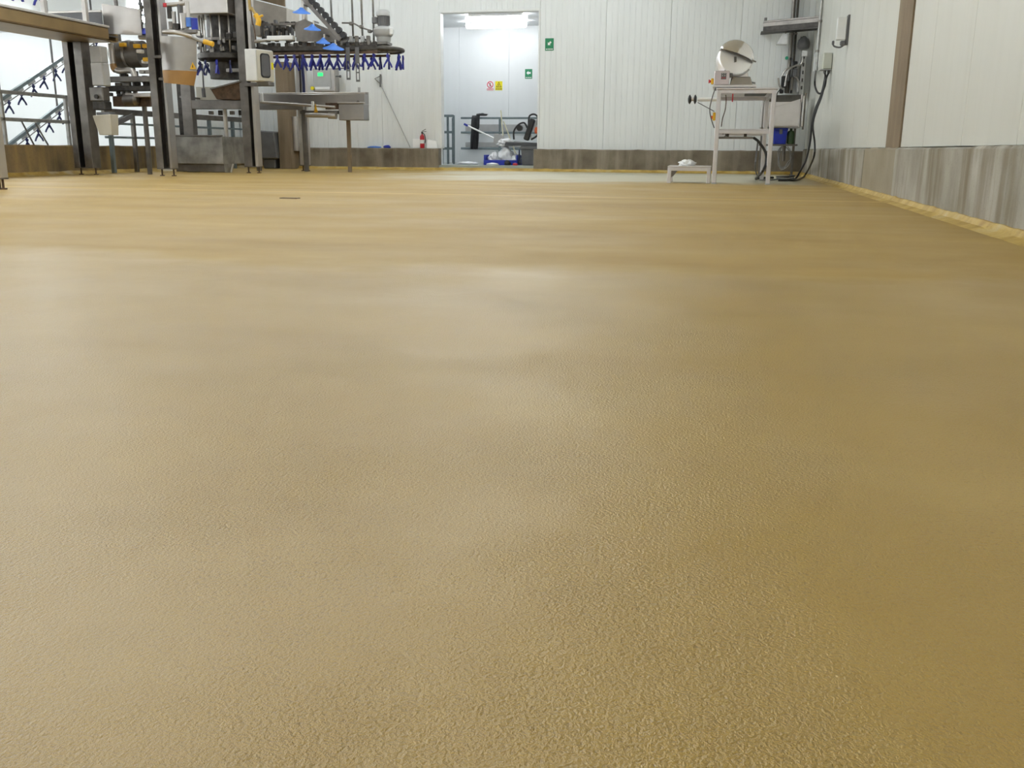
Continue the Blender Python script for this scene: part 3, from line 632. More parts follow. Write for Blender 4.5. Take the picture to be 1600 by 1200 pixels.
q = [at(1184, 222, Y=TY0+.4), at(1182, 240, Y=TY0+.35), at(1180, 262, Y=TY0+.3), fl(1184, 277)+V((0, 0, .02)), fl(1196, 281), fl(1216, 280)]
tag(cable('thin_lead', q, .010, GREYD), 'thin dark lead hanging behind the stand and lying on the floor', 'cable')

# ================================================================== back wall and corridor
def sign(name, px0, px1, py0, py1, Y, label, m, cat='sign'):
    a, b = at(px0, py0, Y=Y), at(px1, py1, Y=Y); t = thing(name, ((a.x+b.x)/2, Y, b.z), label, cat)
    w_ = b.x-a.x; h_ = a.z-b.z
    obj('plate', MB().box((a.x, Y-.008, b.z), (b.x, Y-.001, a.z)), m, t)
    def pr(poly, mm, nm='symbol', lift=.010):      # outline in fractions of the sign
        obj(nm, MB().prism([(x*w_, y*h_) for x, y in poly], (a.x, Y-lift, b.z), (1, 0, 0), (0, 0, 1), -.001-.0005), mm, t)
    return t, pr, w_, h_
def rot_arrow(ang, cx, cy, s, asp):
    P = [(1, 0), (.1, .9), (.1, .38), (-1, .38), (-1, -.38), (.1, -.38), (.1, -.9)]
    c, n = math.cos(ang), math.sin(ang)
    return [(cx+s*(x*c-y*n), cy+s*(x*n+y*c)*asp) for x, y in P]
def caption(pr, y0, y1, m, n=5, x0=.1, x1=.9):
    wds = [.9, .5, .8, .6, 1, .7][:n]; tot = sum(wds)+.35*(n-1); x = x0
    for k in wds:
        d = (x1-x0)*k/tot; pr([(x, y0), (x+d, y0), (x+d, y1), (x, y1)], m, 'lettering'); x += d+(x1-x0)*.35/tot
t, pr, w_, h_ = sign('exit_sign', 852, 865, 60, 79, YB, 'green emergency sign with a diagonal white arrow right of the doorway', GREEN)
pr(rot_arrow(math.radians(225), .5, .58, .26, w_/h_), WHITE); caption(pr, .07, .16, WHITE)
t, pr, w_, h_ = sign('exit_sign', 820.5, 831.5, 108, 123, CB, 'green emergency sign with a left-pointing white arrow inside the corridor', GREEN)
pr(rot_arrow(math.pi, .5, .6, .3, w_/h_), WHITE); caption(pr, .08, .17, WHITE)
t, pr, w_, h_ = sign('prohibition_sign', 760.5, 771.5, 126.5, 142, CB, 'white prohibition sign with a red ring and red caption in the corridor', WHITE)
ring = lambda r, n=20: [(.5+r*math.cos(2*math.pi*i/n), .62+r*math.sin(2*math.pi*i/n)*w_/h_) for i in range(n)]
pr(ring(.46), PINKRED, 'ring'); pr(ring(.34), WHITE, 'disc', .012); pr([(.44, .42), (.56, .42), (.6, .7), (.5, .84), (.4, .7)], GREYD, 'figure', .014)
pr([(.2, .84), (.28, .88), (.8, .4), (.72, .36)], PINKRED, 'bar', .0155); pr([(.04, .05), (.96, .05), (.96, .24), (.04, .24)], PINKRED, 'caption_band'); 
caption(lambda p, m, n='lettering', lift=.012: pr(p, m, n, .012), .1, .18, WHITE)
t, pr, w_, h_ = sign('warning_sign', 774, 785, 127, 141, CB, 'yellow warning sign with a black triangle in the corridor', YELS)
pr([(.12, .32), (.88, .32), (.5, .95)], BLACK, 'triangle'); pr([(.24, .39), (.76, .39), (.5, .82)], YELS, 'triangle_fill', .012); pr([(.46, .42), (.54, .42), (.56, .66), (.44, .66)], BLACK, 'symbol', .014); caption(pr, .1, .2, BLACK)
# fire extinguisher and boards on the kerb
ky = YB-.075; e = at(660, 232, Y=ky)
ex = thing('fire_extinguisher', (e.x, ky, KZ-.002), 'small red fire extinguisher standing on the kerb left of the doorway', 'extinguisher')
r = .045; zk = KZ-.002
bd = obj('cylinder', MB().lathe((e.x, ky, zk), (0, 0, 1), [(r*.9, 0), (r, .01), (r, .215), (r*.85, .24), (r*.35, .262), (r*.3, .275)], 20), RED, ex)
obj('label_band', MB().lathe((e.x, ky, zk+.09), (0, 0, 1), [(r+.001, 0), (r+.001, .07)], 20), WHITE, bd)
vl = obj('valve', MB().cyl((e.x, ky, zk+.275), (e.x, ky, zk+.3), .018).cbox((e.x, ky, zk+.305), (.03, .03, .025)), BLACK, ex)
obj('lever', MB().bar((e.x-.01, ky, zk+.31), (e.x+.085, ky, zk+.322), .018, .008).bar((e.x, ky, zk+.325), (e.x+.075, ky, zk+.365), .018, .008), BLACK, vl)
obj('hose', MB().tube([(e.x+.01, ky-.02, zk+.29), (e.x+.06, ky-.04, zk+.26), (e.x+.075, ky-.03, zk+.16), (e.x+.06, ky-.02, zk+.1)], .009), BLACK, ex)
a, b = at(645, 217, Y=YB-.02), at(659, 233, Y=YB-.02)
tag(obj('white_board', MB().box((a.x, YB-.028, zk+.002), (b.x+.06, YB-.012, a.z)), PAPER, None, .004), 'white board propped behind the red fire extinguisher on the kerb', 'board')
a, b = at(667, 218, Y=YB-.04), at(683, 233, Y=YB-.04)
tag(obj('paper_sheet', MB().hexa([(a.x, YB-.05, zk+.002), (b.x, YB-.05, zk+.002), (b.x, YB-.04, zk+.002), (a.x, YB-.04, zk+.002)], [(a.x, YB-.02, a.z), (b.x-.02, YB-.02, a.z-.03), (b.x-.02, YB-.01, a.z-.03), (a.x, YB-.01, a.z)]), PAPER), 'white card leaning on the wall right of the extinguisher', 'card')
# floor squeegee leaning on the wall
p0, p1 = at(641, 233, Y=YB-.07), at(594, 130, Y=YB-.03); p0.z = KZ+.012
sq = thing('floor_squeegee', p0, 'floor squeegee leaning head up against the back wall left of the doorway', 'squeegee')
obj('handle', MB().cyl(p0, p1, .011), GREY, sq)
c = at(593, 126, Y=YB-.03); k = at(585.5, 123, Y=YB-.03); tp = at(594.5, 116, Y=YB-.03); bt = at(594.5, 136, Y=YB-.03)
obj('blade', MB().bar(tp, bt, .03, .03), GREYD, sq, .004)
obj('brace', MB().tube([tp-V((0, 0, .03)), k, bt+V((0, 0, .06))], .009, 6, 1), GREYD, sq)
c = at(590, 231, Y=YB-.08)
tag(crumple('blue_glove', (c.x-.06, YB-.085, KZ-.004), .13, .05, .022, SKY, None, 5, 3), 'crumpled light blue glove lying on the kerb under the trough', 'glove')
tag(crumple('blue_glove', (c.x+.2, YB-.085, KZ-.004), .07, .04, .035, BLUE, None, 8, 3), 'dark blue glove bunched on the kerb, right of the light blue one', 'glove')
# corridor railing
RY = CB-.45
def rail_y(px, py, Y=RY): return at(px, py, Y=Y)
rl = thing('corridor_railing', (OX0+1.2, RY, CF), 'blue-grey tube railing along the corridor wall', 'railing')
xa, xb = OX0-.3, OX1+.6
for py in (184.5, 207, 232):
    z = rail_y(740, py).z; obj('rail', MB().bar((xa, RY, z), (xb, RY, z), .045, .045), STEELBLUE, rl, .008)
for px in (708, 781, 850):
    x = rail_y(px, 230).x; obj('post', MB().box((x-.024, RY-.024, CF), (x+.024, RY+.024, rail_y(740, 184.5).z)), STEELBLUE, rl, .008)
for py, h_ in ((200, .16), (226, .11)):
    z = rail_y(760, py, CB-.04).z
    obj('wall_guard', MB().box((xa, CB-.06, z-h_/2), (xb, CB-.006, z+h_/2)), GREY, rl, .006)
NY = YB+1.35
rg = thing('corridor_gate', (OX0+.3, NY, CF), 'short blue-grey railing bay at the left of the doorway', 'railing')
gz = at(700, 180, Y=NY).z
xs = [at(p, 230, Y=NY).x for p in (691, 700, 709)]
for x in xs: obj('post', MB().box((x-.022, NY-.022, CF), (x+.022, NY+.022, gz)), STEELBLUE, rg, .006)
for py in (181, 206.5, 232): z = at(700, py, Y=NY).z; obj('rail', MB().bar((xs[0], NY, z), (xs[-1], NY, z), .04, .05), STEELBLUE, rg, .006)
# apron over the rail
def cloth(name, w_, pts, m, label, cat, wave=.03, n=14, th=.012, taper=None):
    """hanging cloth: pts is the (y, z) path of its length, x spreads over w_"""
    mb = MB(); L = len(pts); fr = []; bk = []
    for i, (x_, y, z) in enumerate(pts):
        for j in range(n+1):
            t = j/n-.5; ww = w_*(taper[i] if taper else 1)
            dy = wave*math.sin(t*15+i*.4)*(.4+.6*i/L)
            fr.append(V((x_+ww*t, y+dy, z))); bk.append(V((x_+ww*t, y+dy+th, z)))
    idx = lambda i, j: i*(n+1)+j
    fs = [(idx(i, j), idx(i, j+1), idx(i+1, j+1), idx(i+1, j)) for i in range(L-1) for j in range(n)]
    K = len(fr); vs = fr+bk
    fs2 = [tuple(q+K for q in reversed(f)) for f in fs]
    per = [idx(0, j) for j in range(n+1)]+[idx(i, n) for i in range(1, L)]+[idx(L-1, j) for j in range(n-1, -1, -1)]+[idx(i, 0) for i in range(L-2, 0, -1)]
    fs3 = [(per[k], per[(k+1) % len(per)], per[(k+1) % len(per)]+K, per[k]+K) for k in range(len(per))]
    mb.add(vs, fs+fs2+fs3, True); return tag(obj(name, mb, m), label, cat)
a = at(743, 180, Y=RY-.05); zb = at(743, 233, Y=RY-.05).z; zt2 = at(743, 184, Y=RY).z+.03
path = [(a.x, RY+.05, zt2-.25), (a.x, RY+.045, zt2-.02), (a.x, RY, zt2+.02), (a.x, RY-.05, zt2-.02)]+[(a.x-.004*i, RY-.06, zt2-.02-(zt2-zb-.02)*i/8) for i in range(1, 9)]
cloth('rubber_apron', .2, path, BLACK, 'black rubber apron hanging over the corridor railing', 'apron', .025, 14, .012, [.6, .7, .85, .9, .95, .95, .9, .95, 1, 1, .95, .9])
c = at(752, 183, Y=RY-.06)
tag(crumple('black_glove', (c.x, RY, zt2+.012), .12, .05, .035, BLACK, None, 4, 3), 'black glove draped on the top rail right of the apron', 'glove')
# brooms and sticks
def stick(name, q0, q1, Y0_, Y1_, r, m, label, tip=None, tipm=None, cat='broom'):
    p0, p1 = at(*q0, Y=Y0_), at(*q1, Y=Y1_); p0.z = max(p0.z, CF+.012); t = thing(name, p0 if p0.z < p1.z else p1, label, cat)
    obj('handle', MB().cyl(p0, p1, r), m, t)
    if tip: d = (p1-p0).normalized(); obj('grip', MB().cyl(p1-d*.005, p1+d*tip, r*1.35), tipm, t)
    return t
BYc = YB+1.3
BYb = YB+.98
s = stick('push_broom', (772, 216), (731, 196.5), BYb, BYb+.1, .016, WHITE, 'white-handled broom with a blue grip lying across the pile in the doorway', .09, BLUE)
c0, c1 = at(771, 208, Y=BYb-.02), at(790, 224, Y=BYb-.02)
obj('broom_plate', MB().prism([(0, 0), (.22, -.04), (.25, .1), (.17, .18), (.02, .19)], (c0.x, BYb-.03, c1.z), (1, 0, 0), (0, 0, 1), -.02), GREY, s, .004)
stick('wooden_pole', (790, 256), (782.5, 173), BYc+.2, RY-.045, .013, STRAW, 'upright pale wooden pole leaning on the corridor railing', cat='pole')
stick('wooden_pole', (812, 256), (787, 190), BYc+.3, RY-.045, .013, STRAW, 'slanting pale wooden pole crossing the upright one in the doorway', cat='pole')
# rubbish pile: crate, bags
PY = YB+.55
def at_f(px, py): return at(px, py, Z=CF)
ca, cb_ = at(755.5, 255, Y=PY), at(808, 243, Y=PY)
crt = thing('blue_crate', ((ca.x+cb_.x)/2, PY+.25, CF), 'blue plastic crate full of clear bags standing in the doorway', 'crate')
ch = .20
for nm, lo, hi in (('crate_wall', (ca.x, PY, CF), (cb_.x, PY+.02, CF+.1)), ('crate_wall', (ca.x, PY+.5, CF), (cb_.x, PY+.52, CF+ch)), ('crate_wall', (ca.x, PY+.02, CF), (ca.x+.02, PY+.5, CF+ch)), ('crate_wall', (cb_.x-.02, PY+.02, CF), (cb_.x, PY+.5, CF+ch)), ('crate_floor', (ca.x+.02, PY+.02, CF), (cb_.x-.02, PY+.5, CF+.015))):
    obj(nm, MB().box(lo, hi), BLUE, crt, .004)
xb_ = ca.x+.03; hb_ = []
for i, (wd_, sz, lb) in enumerate(((.25, .15, 'clear plastic bag bulging from the left of the blue crate'), (.34, .22, 'large clear plastic bag heaped in the middle of the blue crate'), (.20, .13, 'small clear bag at the right end of the blue crate'))):
    o = crumple('plastic_bag', (0, 0, 0), .12, .17, sz, BAG, None, 11+i, 4, .28, 2.2)
    xs_ = [v_.co.x for v_ in o.data.vertices]; k_ = wd_/(max(xs_)-min(xs_))
    ys_ = [v_.co.y for v_ in o.data.vertices]; ky_ = .44/(max(ys_)-min(ys_))
    for v_ in o.data.vertices: v_.co.x = (v_.co.x-min(xs_))*k_; v_.co.y = (v_.co.y-min(ys_))*ky_
    o.location = (xb_, PY+.035, CF+.016); hb_.append((xb_+wd_/2, CF+.016+max(v_.co.z for v_ in o.data.vertices))); xb_ += wd_-.05; tag(o, lb, 'bag')
tag(crumple('plastic_bag', (hb_[1][0], PY+.27, hb_[1][1]-.04), .15, .13, .09, BAG, None, 21, 4, .45, 2.6), 'white bag on top of the heap of clear bags', 'bag')
c = at(774, 254, Y=PY-.15); tag(crumple('flattened_bag', (c.x-.06, PY-.13, CF), .12, .08, .03, BAG, None, 31, 3), 'flattened clear bag on the floor before the blue crate', 'bag')
c = at(729, 252, Y=PY+.4); tag(crumple('flattened_bag', (c.x, PY+.5, CF), .22, .14, .04, BAG, None, 33, 4, .2), 'flat white bag lying on the corridor floor under the apron', 'bag')
c = at(791, 252, Y=PY-.1); tag(crumple('dark_rag', (c.x+.03, PY-.11, CF), .06, .06, .06, BLACK, None, 35, 3), 'small dark rag in front of the blue crate', 'rag')
c = at(793, 255, Y=PY-.12); tag(crumple('red_rag', (c.x+.16, PY-.13, CF), .05, .04, .03, RED, None, 37, 3), 'small red scrap in front of the blue crate', 'rag')
# tank and pump trolley with black hoops at the right of the doorway
TYc = YB+.62
a, b = at(813, 257, Y=TYc), at(841, 228, Y=TYc)
tk = thing('grey_tub', ((a.x+b.x)/2, TYc+.25, CF), 'dark grey tub standing behind the right doorway jamb', 'tub')
zt3 = b.z
obj('tub_body', MB().hexa([(a.x+.03, TYc+.03, CF), (b.x+.05, TYc+.03, CF), (b.x+.05, TYc+.45, CF), (a.x+.03, TYc+.45, CF)], [(a.x, TYc, zt3), (b.x+.1, TYc, zt3), (b.x+.1, TYc+.5, zt3), (a.x, TYc+.5, zt3)]), GREYD, tk, .012)
obj('tub_rim', MB().box((a.x-.02, TYc-.02, zt3-.07), (b.x+.12, TYc+.52, zt3-.03)), GREYD, tk, .008)
obj('navy_handle', MB().box((a.x-.035, TYc-.01, CF+.08), (a.x-.012, TYc+.03, zt3-.08)), NAVY, tk, .004)
a, b = at(788, 219, Y=TYc), at(840, 227, Y=TYc)
eq = thing('floor_scrubber', ((a.x+b.x)/2, TYc+.2, zt3), 'black floor scrubbing machine with hoop handles piled on the tub', 'machine')
obj('deck', MB().hexa([(a.x, TYc, zt3+.005), (b.x+.1, TYc, zt3+.005), (b.x+.1, TYc+.42, zt3+.005), (a.x, TYc+.42, zt3+.005)], [(a.x+.02, TYc+.02, zt3+.075), (b.x+.1, TYc+.02, zt3+.05), (b.x+.1, TYc+.4, zt3+.05), (a.x+.02, TYc+.4, zt3+.1)]), BLACK, eq, .01)
g2 = lambda px, py: at(px, py, Y=TYc+.15)
obj('motor_column', MB().bar(g2(822, 219), g2(833, 186), .11, .12, (0, 1, 0)), BLACK, eq, .02)
for lo in (((803, 218), (803, 205), (810, 195), (819, 192), (824, 200)), ((826, 195), (827, 182), (834, 178.5), (840, 183), (840, 195)), ((830, 218), (839, 212), (841, 204))):
    obj('hoop_handle', MB().tube([g2(*p) for p in lo], .018), BLACK, eq)
obj('hub', MB().cyl(g2(812, 200)-V((0, .04, 0)), g2(812, 200)+V((0, .06, 0)), .06), BLACK, eq)
for px in (824, 830): obj('bolt_post', MB().cyl(g2(px, 219), g2(px, 211), .012), SSL, eq)
obj('orange_cap', MB().lathe(g2(839, 209), (0, 0, 1), [(.03, 0), (.05, .02), (.05, .1), (.03, .13)], 14), ORANGE, eq)
obj('grey_cover', MB().prism([(0, 0), (.1, 0), (.12, .18), (.06, .22)], g2(833, 204), (1, 0, 0), (0, 0, 1), -.05), GREY, eq, .008)

# ================================================================== processing line on the left
def channel_post(px, py, w_, d_, label, zt_=HC-.003, fr=(.45, .4, .15), ms=(SSD, DARK, SS), name='support_post', feet=True, base=None):
    """upright of two flanges with a recessed web, on levelling feet"""
    p = base or at(px, py, Z=0); x, y = p.x, p.y; z0 = .11 if feet else .0
    t = thing(name, (x, y, 0), label, 'post'); xa = x-w_/2; xs = [xa, xa+w_*fr[0], xa+w_*(fr[0]+fr[1]), xa+w_]
    obj('flange', MB().box((xs[0], y-d_/2, z0), (xs[1], y+d_/2, zt_)), ms[0], t, .005)
    obj('web', MB().box((xs[1], y+d_*.15, z0+.02), (xs[2], y+d_*.4, zt_)), ms[1], t)
    obj('flange', MB().box((xs[2], y-d_/2, z0), (xs[3], y+d_/2, zt_)), ms[2], t, .004)
    if feet:
        obj('foot_plate', MB().box((xs[0], y-d_/2, z0-.012), (xs[3], y+d_/2, z0)), SSD, t)
        for fx in (xs[0]+.03, xs[3]-.03):
            obj('levelling_foot', MB().cyl((fx, y, .012), (fx, y, z0-.012), .012).cyl((fx, y, 0), (fx, y, .014), .035), RUST, t)
    return t, p
P3, c3 = channel_post(263, 275, .25, .16, 'broad steel channel post beside the steel bin, open side to the hall')
P4, c4 = channel_post(397, 270.5, .25, .16, 'steel channel post carrying the white control cabinet', fr=(.58, .22, .2), ms=(SSD, DARK, SSL))
P5, c5 = channel_post(478, 267.2, .16, .12, 'bright slim channel post under the overhead shackle line', zt_=at(478, 66, Y=at(478, 267.2, Z=0).y).z, fr=(.42, .16, .42), ms=(SSL, DARK, SSL))
P2, c2 = channel_post(139, 273, .31, .2, 'wide dark channel post at the left kerb, under the drip tray', zt_=1.876, fr=(.3, .28, .42), ms=(SSD, DARK, SSD))
pz = at(5, 296, Z=0)
P1, c1p = channel_post(3, 296, .10, .10, 'slim steel post at the very left edge of the hall floor', zt_=1.55, fr=(.4, .2, .4), ms=(SS, DARK, SSL))
# guard box and small container on the wide post
a = at(158, 195, Y=c2.y-.2)
hp = thing('hopper_box', (a.x, c2.y-.2, at(158, 211, Y=c2.y-.2).z), 'beige plastic hopper hung on the wide dark post', 'hopper')
zt4, zb4 = at(158, 181, Y=c2.y-.2).z, at(158, 211, Y=c2.y-.2).z; ya, yb = c2.y-.3, c2.y-.105
l0, l1, l2, l3 = at(144, 181, Y=ya).x, at(172, 178, Y=ya).x, at(153, 211, Y=ya).x, at(173, 211, Y=ya).x
obj('hopper_body', MB().hexa([(l2, ya+.03, zb4), (l3, ya+.03, zb4), (l3, yb, zb4), (l2, yb, zb4)], [(l0, ya, zt4), (l1, ya, zt4+.02), (l1, yb, zt4+.02), (l0, yb, zt4)]), CREAM, hp, .008)
obj('hopper_throat', MB().box((l0+.03, ya+.05, zt4+.01), (l1-.04, yb, zt4+.05)), GREYD, hp, .008)
gx = thing('gear_housing', at(150, 170, Y=c2.y-.2), 'dull grey gear housing bolted to the front of the wide dark post', 'gearbox')
for (p0_, p1_, q0_, q1_, mm) in ((140, 160, 72, 98, GREY), (142, 164, 98, 134, GREY), (140, 163, 136, 158, SSD), (145, 166, 158, 172, DARK)):
    A, B = at(p0_, q0_, Y=c2.y-.25), at(p1_, q1_, Y=c2.y-.25)
    obj('housing', MB().box((A.x, c2.y-.27, B.z), (B.x, c2.y-.102, A.z)), mm, gx, .012)
c = at(151, 151, Y=c2.y-.28); obj('shaft_end', MB().cyl((c.x, c2.y-.3, c.z), (c.x, c2.y-.26, c.z), .03), DARK, gx)
# ------------------------------------------------------------------ raised drip tray at the top left
TZ0 = 1.89
nx = at(150, 58, Z=TZ0).x; fy = at(100, 66.5, Z=TZ0).y; yn = 7.2
dt = thing('drip_tray', (nx-.9, 9.5, TZ0), 'long raised steel drip tray seen from below at the top left', 'tray')
bot = at(215, 68, X=nx).z
obj('tray_floor', MB().box((XL+.16, yn, TZ0+.05), (nx-.03, fy, TZ0+.07)), SSD, dt)
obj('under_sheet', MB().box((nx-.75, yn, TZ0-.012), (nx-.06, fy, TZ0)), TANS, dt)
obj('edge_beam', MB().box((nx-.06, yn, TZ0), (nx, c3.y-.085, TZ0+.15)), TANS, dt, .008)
obj('edge_lip', MB().box((nx-.03, yn, TZ0+.152), (nx+.02, c3.y-.085, TZ0+.185)), SSL, dt, .004)
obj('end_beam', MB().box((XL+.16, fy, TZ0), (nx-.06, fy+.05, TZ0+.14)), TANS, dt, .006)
for y in (8.3, 9.4, 10.5): obj('cross_bar', MB().box((XL+.16, y, TZ0+.012), (nx-.06, y+.06, TZ0+.05)), SSD, dt, .003)
obj('drain_lug', MB().cyl((nx-.6, fy+.02, TZ0-.06), (nx-.6, fy+.02, TZ0), .02), DARK, dt)
for y in (yn+.6, 9.3):
    obj('tray_leg', MB().box((XL+.17, y-.04, .01), (XL+.25, y+.04, TZ0)), SSD, dt, .004)
# shackle shape: stem, body and two splayed prongs
def shackle_mesh(h=.24, m=NAVY, th=.02):
    s = h/.24; mb = MB(); P = lambda *q: [(x*s, y*s) for x, y in q]
    mb.prism(P((-.012, 0), (.012, 0), (.012, -.10), (-.012, -.10)), (0, -th/2, 0), (1, 0, 0), (0, 0, 1), -th)
    mb.prism(P((-.03, -.03), (.03, -.03), (.022, -.075), (-.022, -.075)), (0, -th/2-.004, 0), (1, 0, 0), (0, 0, 1), -th*.6)
    for k in (-1, 1):
        mb.prism(P(*((k*x, y) for x, y in ((0, -.09), (.018, -.095), (.07, -.19), (.085, -.235), (.06, -.24), (.04, -.19), (0, -.135)))), (0, -th/2, 0), (1, 0, 0), (0, 0, 1), -th)
    me = mb.mesh('shackle'); me.materials.append(m); return me
SH = shackle_mesh(.2); SHB = shackle_mesh(.215, mat('shackle_blue', (.02, .025, .26), .4), .03)
def shackle(p, parent, me=SH, rz=0, ry=0):
    o = bpy.data.objects.new('shackle', me); C.objects.link(o); o.parent = parent
    o.location = V(p)-wloc(parent); o.rotation_euler = (0, ry, rz); return o
# line above the drip tray
ol = thing('tray_shackle_line', (nx-.5, 10, 2.9), 'overhead rail with blue shackles above the drip tray', 'conveyor')
XO = nx-.55
zr = 2.52
obj('track', MB().bar((XO, 7.6, zr), (XO, 12.2, zr), .06, .08), DARK, ol, .004)
for y in (8.0, 9.9, 11.8): obj('hanger_rod', MB().cyl((XO, y, zr), (XO, y, HC-.003), .02), GALV, ol)
for i in range(11):
    y = 7.8+i*.4; shackle((XO, y, zr-.05), ol, SHB, math.radians(60))
    obj('trolley', MB().cbox((XO, y, zr+.02), (.09, .1, .14)), DARK, ol, .012)
for px, ytop in ((70, 24), (135, 37)):
    p = at(px, ytop, X=nx-.02); obj('upright', MB().box((p.x-.03, p.y-.03, TZ0+.186), (p.x+.03, p.y+.03, HC-.003)), SSL, ol, .003)
sp = thing('splash_panels', (nx-.4, fy, TZ0+.2), 'stainless splash panels standing on the far end of the drip tray', 'panel')
p0, p1 = at(160, 50, Y=fy-.1), at(215, 8, Y=fy-.1)
obj('steel_panel', MB().prism([(0, -.05), (p1.x-p0.x, -.08), (p1.x-p0.x, .27), (0, .36)], (p0.x, fy-.06, p0.z+.03), (1, 0, 0), (0, 0, 1), -.015), SSL, sp, .003)
p0, p1 = at(74, 40, Y=fy-.2), at(160, 19, Y=fy-.2)
obj('dark_panel', MB().box((p0.x, fy-.2, TZ0+.075), (p1.x-.02, fy-.18, p1.z)), GREYD, sp)
obj('panel_rim', MB().box((p0.x, fy-.21, p1.z), (p1.x-.02, fy-.17, p1.z+.03)), SSL, sp, .004)
# ------------------------------------------------------------------ inclined lines in the next hall
XI = -10.6
def incline(q0, q1, label, n):
    a, b = at(*q0, X=XI), at(*q1, X=XI); d = (b-a).normalized(); a = a-d*1.0; b = b+d*.8
    t = thing('inclined_conveyor', a, label, 'conveyor')
    obj('top_rail', MB().bar(a, b, .05, .05), STEELBLUE, t, .004)
    k = V((0, 0, -.10))
    obj('bottom_rail', MB().bar(a+k, b+k, .012, .012), GREYD, t)
    L = (b-a).length; m = int(L/.29)
    for i in range(m):
        p = a+d*(L*(i+.5)/m)
        obj('link_plate', MB().bar(p+V((0, 0, -.05))-d*.09, p+V((0, 0, -.05))+d*.09, .01, .06), GREY, t)
        shackle(p+V((.02, 0, -.07)), t, SH, math.radians(55), math.radians(random.uniform(-8, 8)))
    for f in (.25, .62, .95):
        p = a+d*(L*f); obj('hanger', MB().cyl(p, (p.x, p.y, 3.098), .015), GREYD, t)
    return t
incline((5, 153), (116, 78), 'upper of two inclined conveyors with dark shackles beyond the left kerb', 9)
incline((14, 226), (122, 143), 'lower of two inclined conveyors with dark shackles beyond the left kerb', 9)
# rails on the left kerb
XK = XL-.0
kr = thing('kerb_railing', (XK, 11, KZ), 'grey guard rail standing on the left kerb in front of the inclined conveyors', 'railing')
for q0, q1 in (((0, 142), (125, 154)), ((8, 186), (128, 191))):
    z = at(60, (q0[1]+q1[1])/2, X=XK).z; y0 = 7.0; y1 = at(126, 150, X=XK).y
    obj('rail', MB().bar((XK, y0, z), (XK, y1, z), .05, .05), GALV, kr, .006)
for px in (8, 108):
    p = at(px, 215, X=XK); obj('post', MB().box((XK-.025, p.y-.025, KZ+.001), (XK+.025, p.y+.025, at(60, 148, X=XK).z)), GALV, kr, .005)
for q0, q1 in (((34, 190), (53, 226)), ((55, 192), (75, 226))):
    a, b = at(*q0, X=XK), at(*q1, X=XK); b.z = KZ+.004; obj('stay_rod', MB().cyl(a, b, .012), GREYD, kr)
# floor railing along the left kerb
XF = XL+.3
fr_ = thing('floor_railing', (XF, 14, 0), 'dark tube railing along the left kerb behind the processing line', 'railing')
y0, y1 = at(163, 200, X=XF).y, YB-.4
for py, hh, mm in ((176, .09, SSD), (194, .035, STEELBLUE), (215, .035, STEELBLUE)):
    z = at(200, py, X=XF).z; obj('rail', MB().bar((XF, y0, z), (XF, y1, z), hh*.7, hh), mm, fr_, .004)
zt5 = at(200, 174, X=XF).z
for px in (176, 212, 232, 287, 330, 366):
    p = at(px, 240, X=XF); obj('post', MB().box((XF-.03, p.y-.03, .005), (XF+.03, p.y+.03, zt5)), SSD if px in (212, 287) else STEELBLUE, fr_, .004)
obj('knee_brace', MB().bar(at(172, 197, X=XF), at(205, 180, X=XF), .07, .09), GREYD, fr_, .01)
# ------------------------------------------------------------------ machine between the wide post and the channel post
MY = 12.9
g = lambda px, py, Y=MY: at(px, py, Y=Y)
sm = thing('scalder_unit', g(190, 180), 'dark stainless drum unit with a shiny elbow pipe behind the drip tray', 'machine')
a, b = g(166, 66), g(214, 100)
obj('drum_shell', MB().cyl((a.x, MY+.2, (a.z+b.z)/2), (b.x, MY+.2, (a.z+b.z)/2), .19, None, 28), SSD, sm)
obj('drum_band', MB().cyl(((a.x+b.x)/2-.02, MY+.2, (a.z+b.z)/2), ((a.x+b.x)/2+.02, MY+.2, (a.z+b.z)/2), .2, None, 28), SS, sm)
obj('elbow_pipe', MB().tube([g(173, 68), g(175, 85), g(177, 102), g(181, 109), g(190, 111), g(203, 110), g(209, 114), g(211, 124)], .045, 12), SSL, sm)
obj('copper_joint', MB().tube([g(176.5, 100), g(178, 106), g(181, 109.5)], .049, 12, 3), AMBER, sm)
for py0, py1, px0, px1, mm, dy in ((120, 128, 160, 242, SSD, 0), (134, 142, 164, 240, DARK, .05), (146, 152, 200, 240, SSL, -.03), (150, 166, 172, 232, RUST, .1)):
    A, B = g(px0, py0), g(px1, py1); obj('beam', MB().box((A.x, MY+dy-.05, B.z), (B.x, MY+dy+.07, A.z)), mm, sm, .006)
for px in (168, 187, 224): A, B = g(px, 66), g(px, 160); obj('frame_bar', MB().box((A.x-.025, MY+.25, B.z), (A.x+.025, MY+.3, A.z)), SSD, sm, .003)
for px, py in ((220, 112), (230, 112), (216, 80), (224, 96)):
    A = g(px, py); obj('valve_block', MB().cbox(A+V((0, .05, 0)), (.09, .08, .05)), SSL if py > 100 else WHITE, sm, .008)
for px, py in ((192, 70), (214, 72), (228, 72), (229, 93)):
    A = g(px, py); obj('yellow_guard', MB().cbox(A, (.1, .05, .055)), YEL, sm, .006)
A = g(206, 156); obj('pump_body', MB().lathe((A.x-.12, MY-.02, A.z), (1, 0, 0), [(.05, 0), (.09, .03), (.09, .2), (.05, .24)], 18), SSD, sm)
for i in range(26):
    A = g(random.uniform(164, 240), random.choice((random.uniform(64, 84), random.uniform(112, 134), random.uniform(140, 168)))); obj('fitting', MB().cbox(A+V((0, random.uniform(.06, .24), 0)), (random.uniform(.04, .12), .07, random.uniform(.03, .09))), random.choice((DARK, DARK, GREYD, SSD, RUST)), sm, .008)
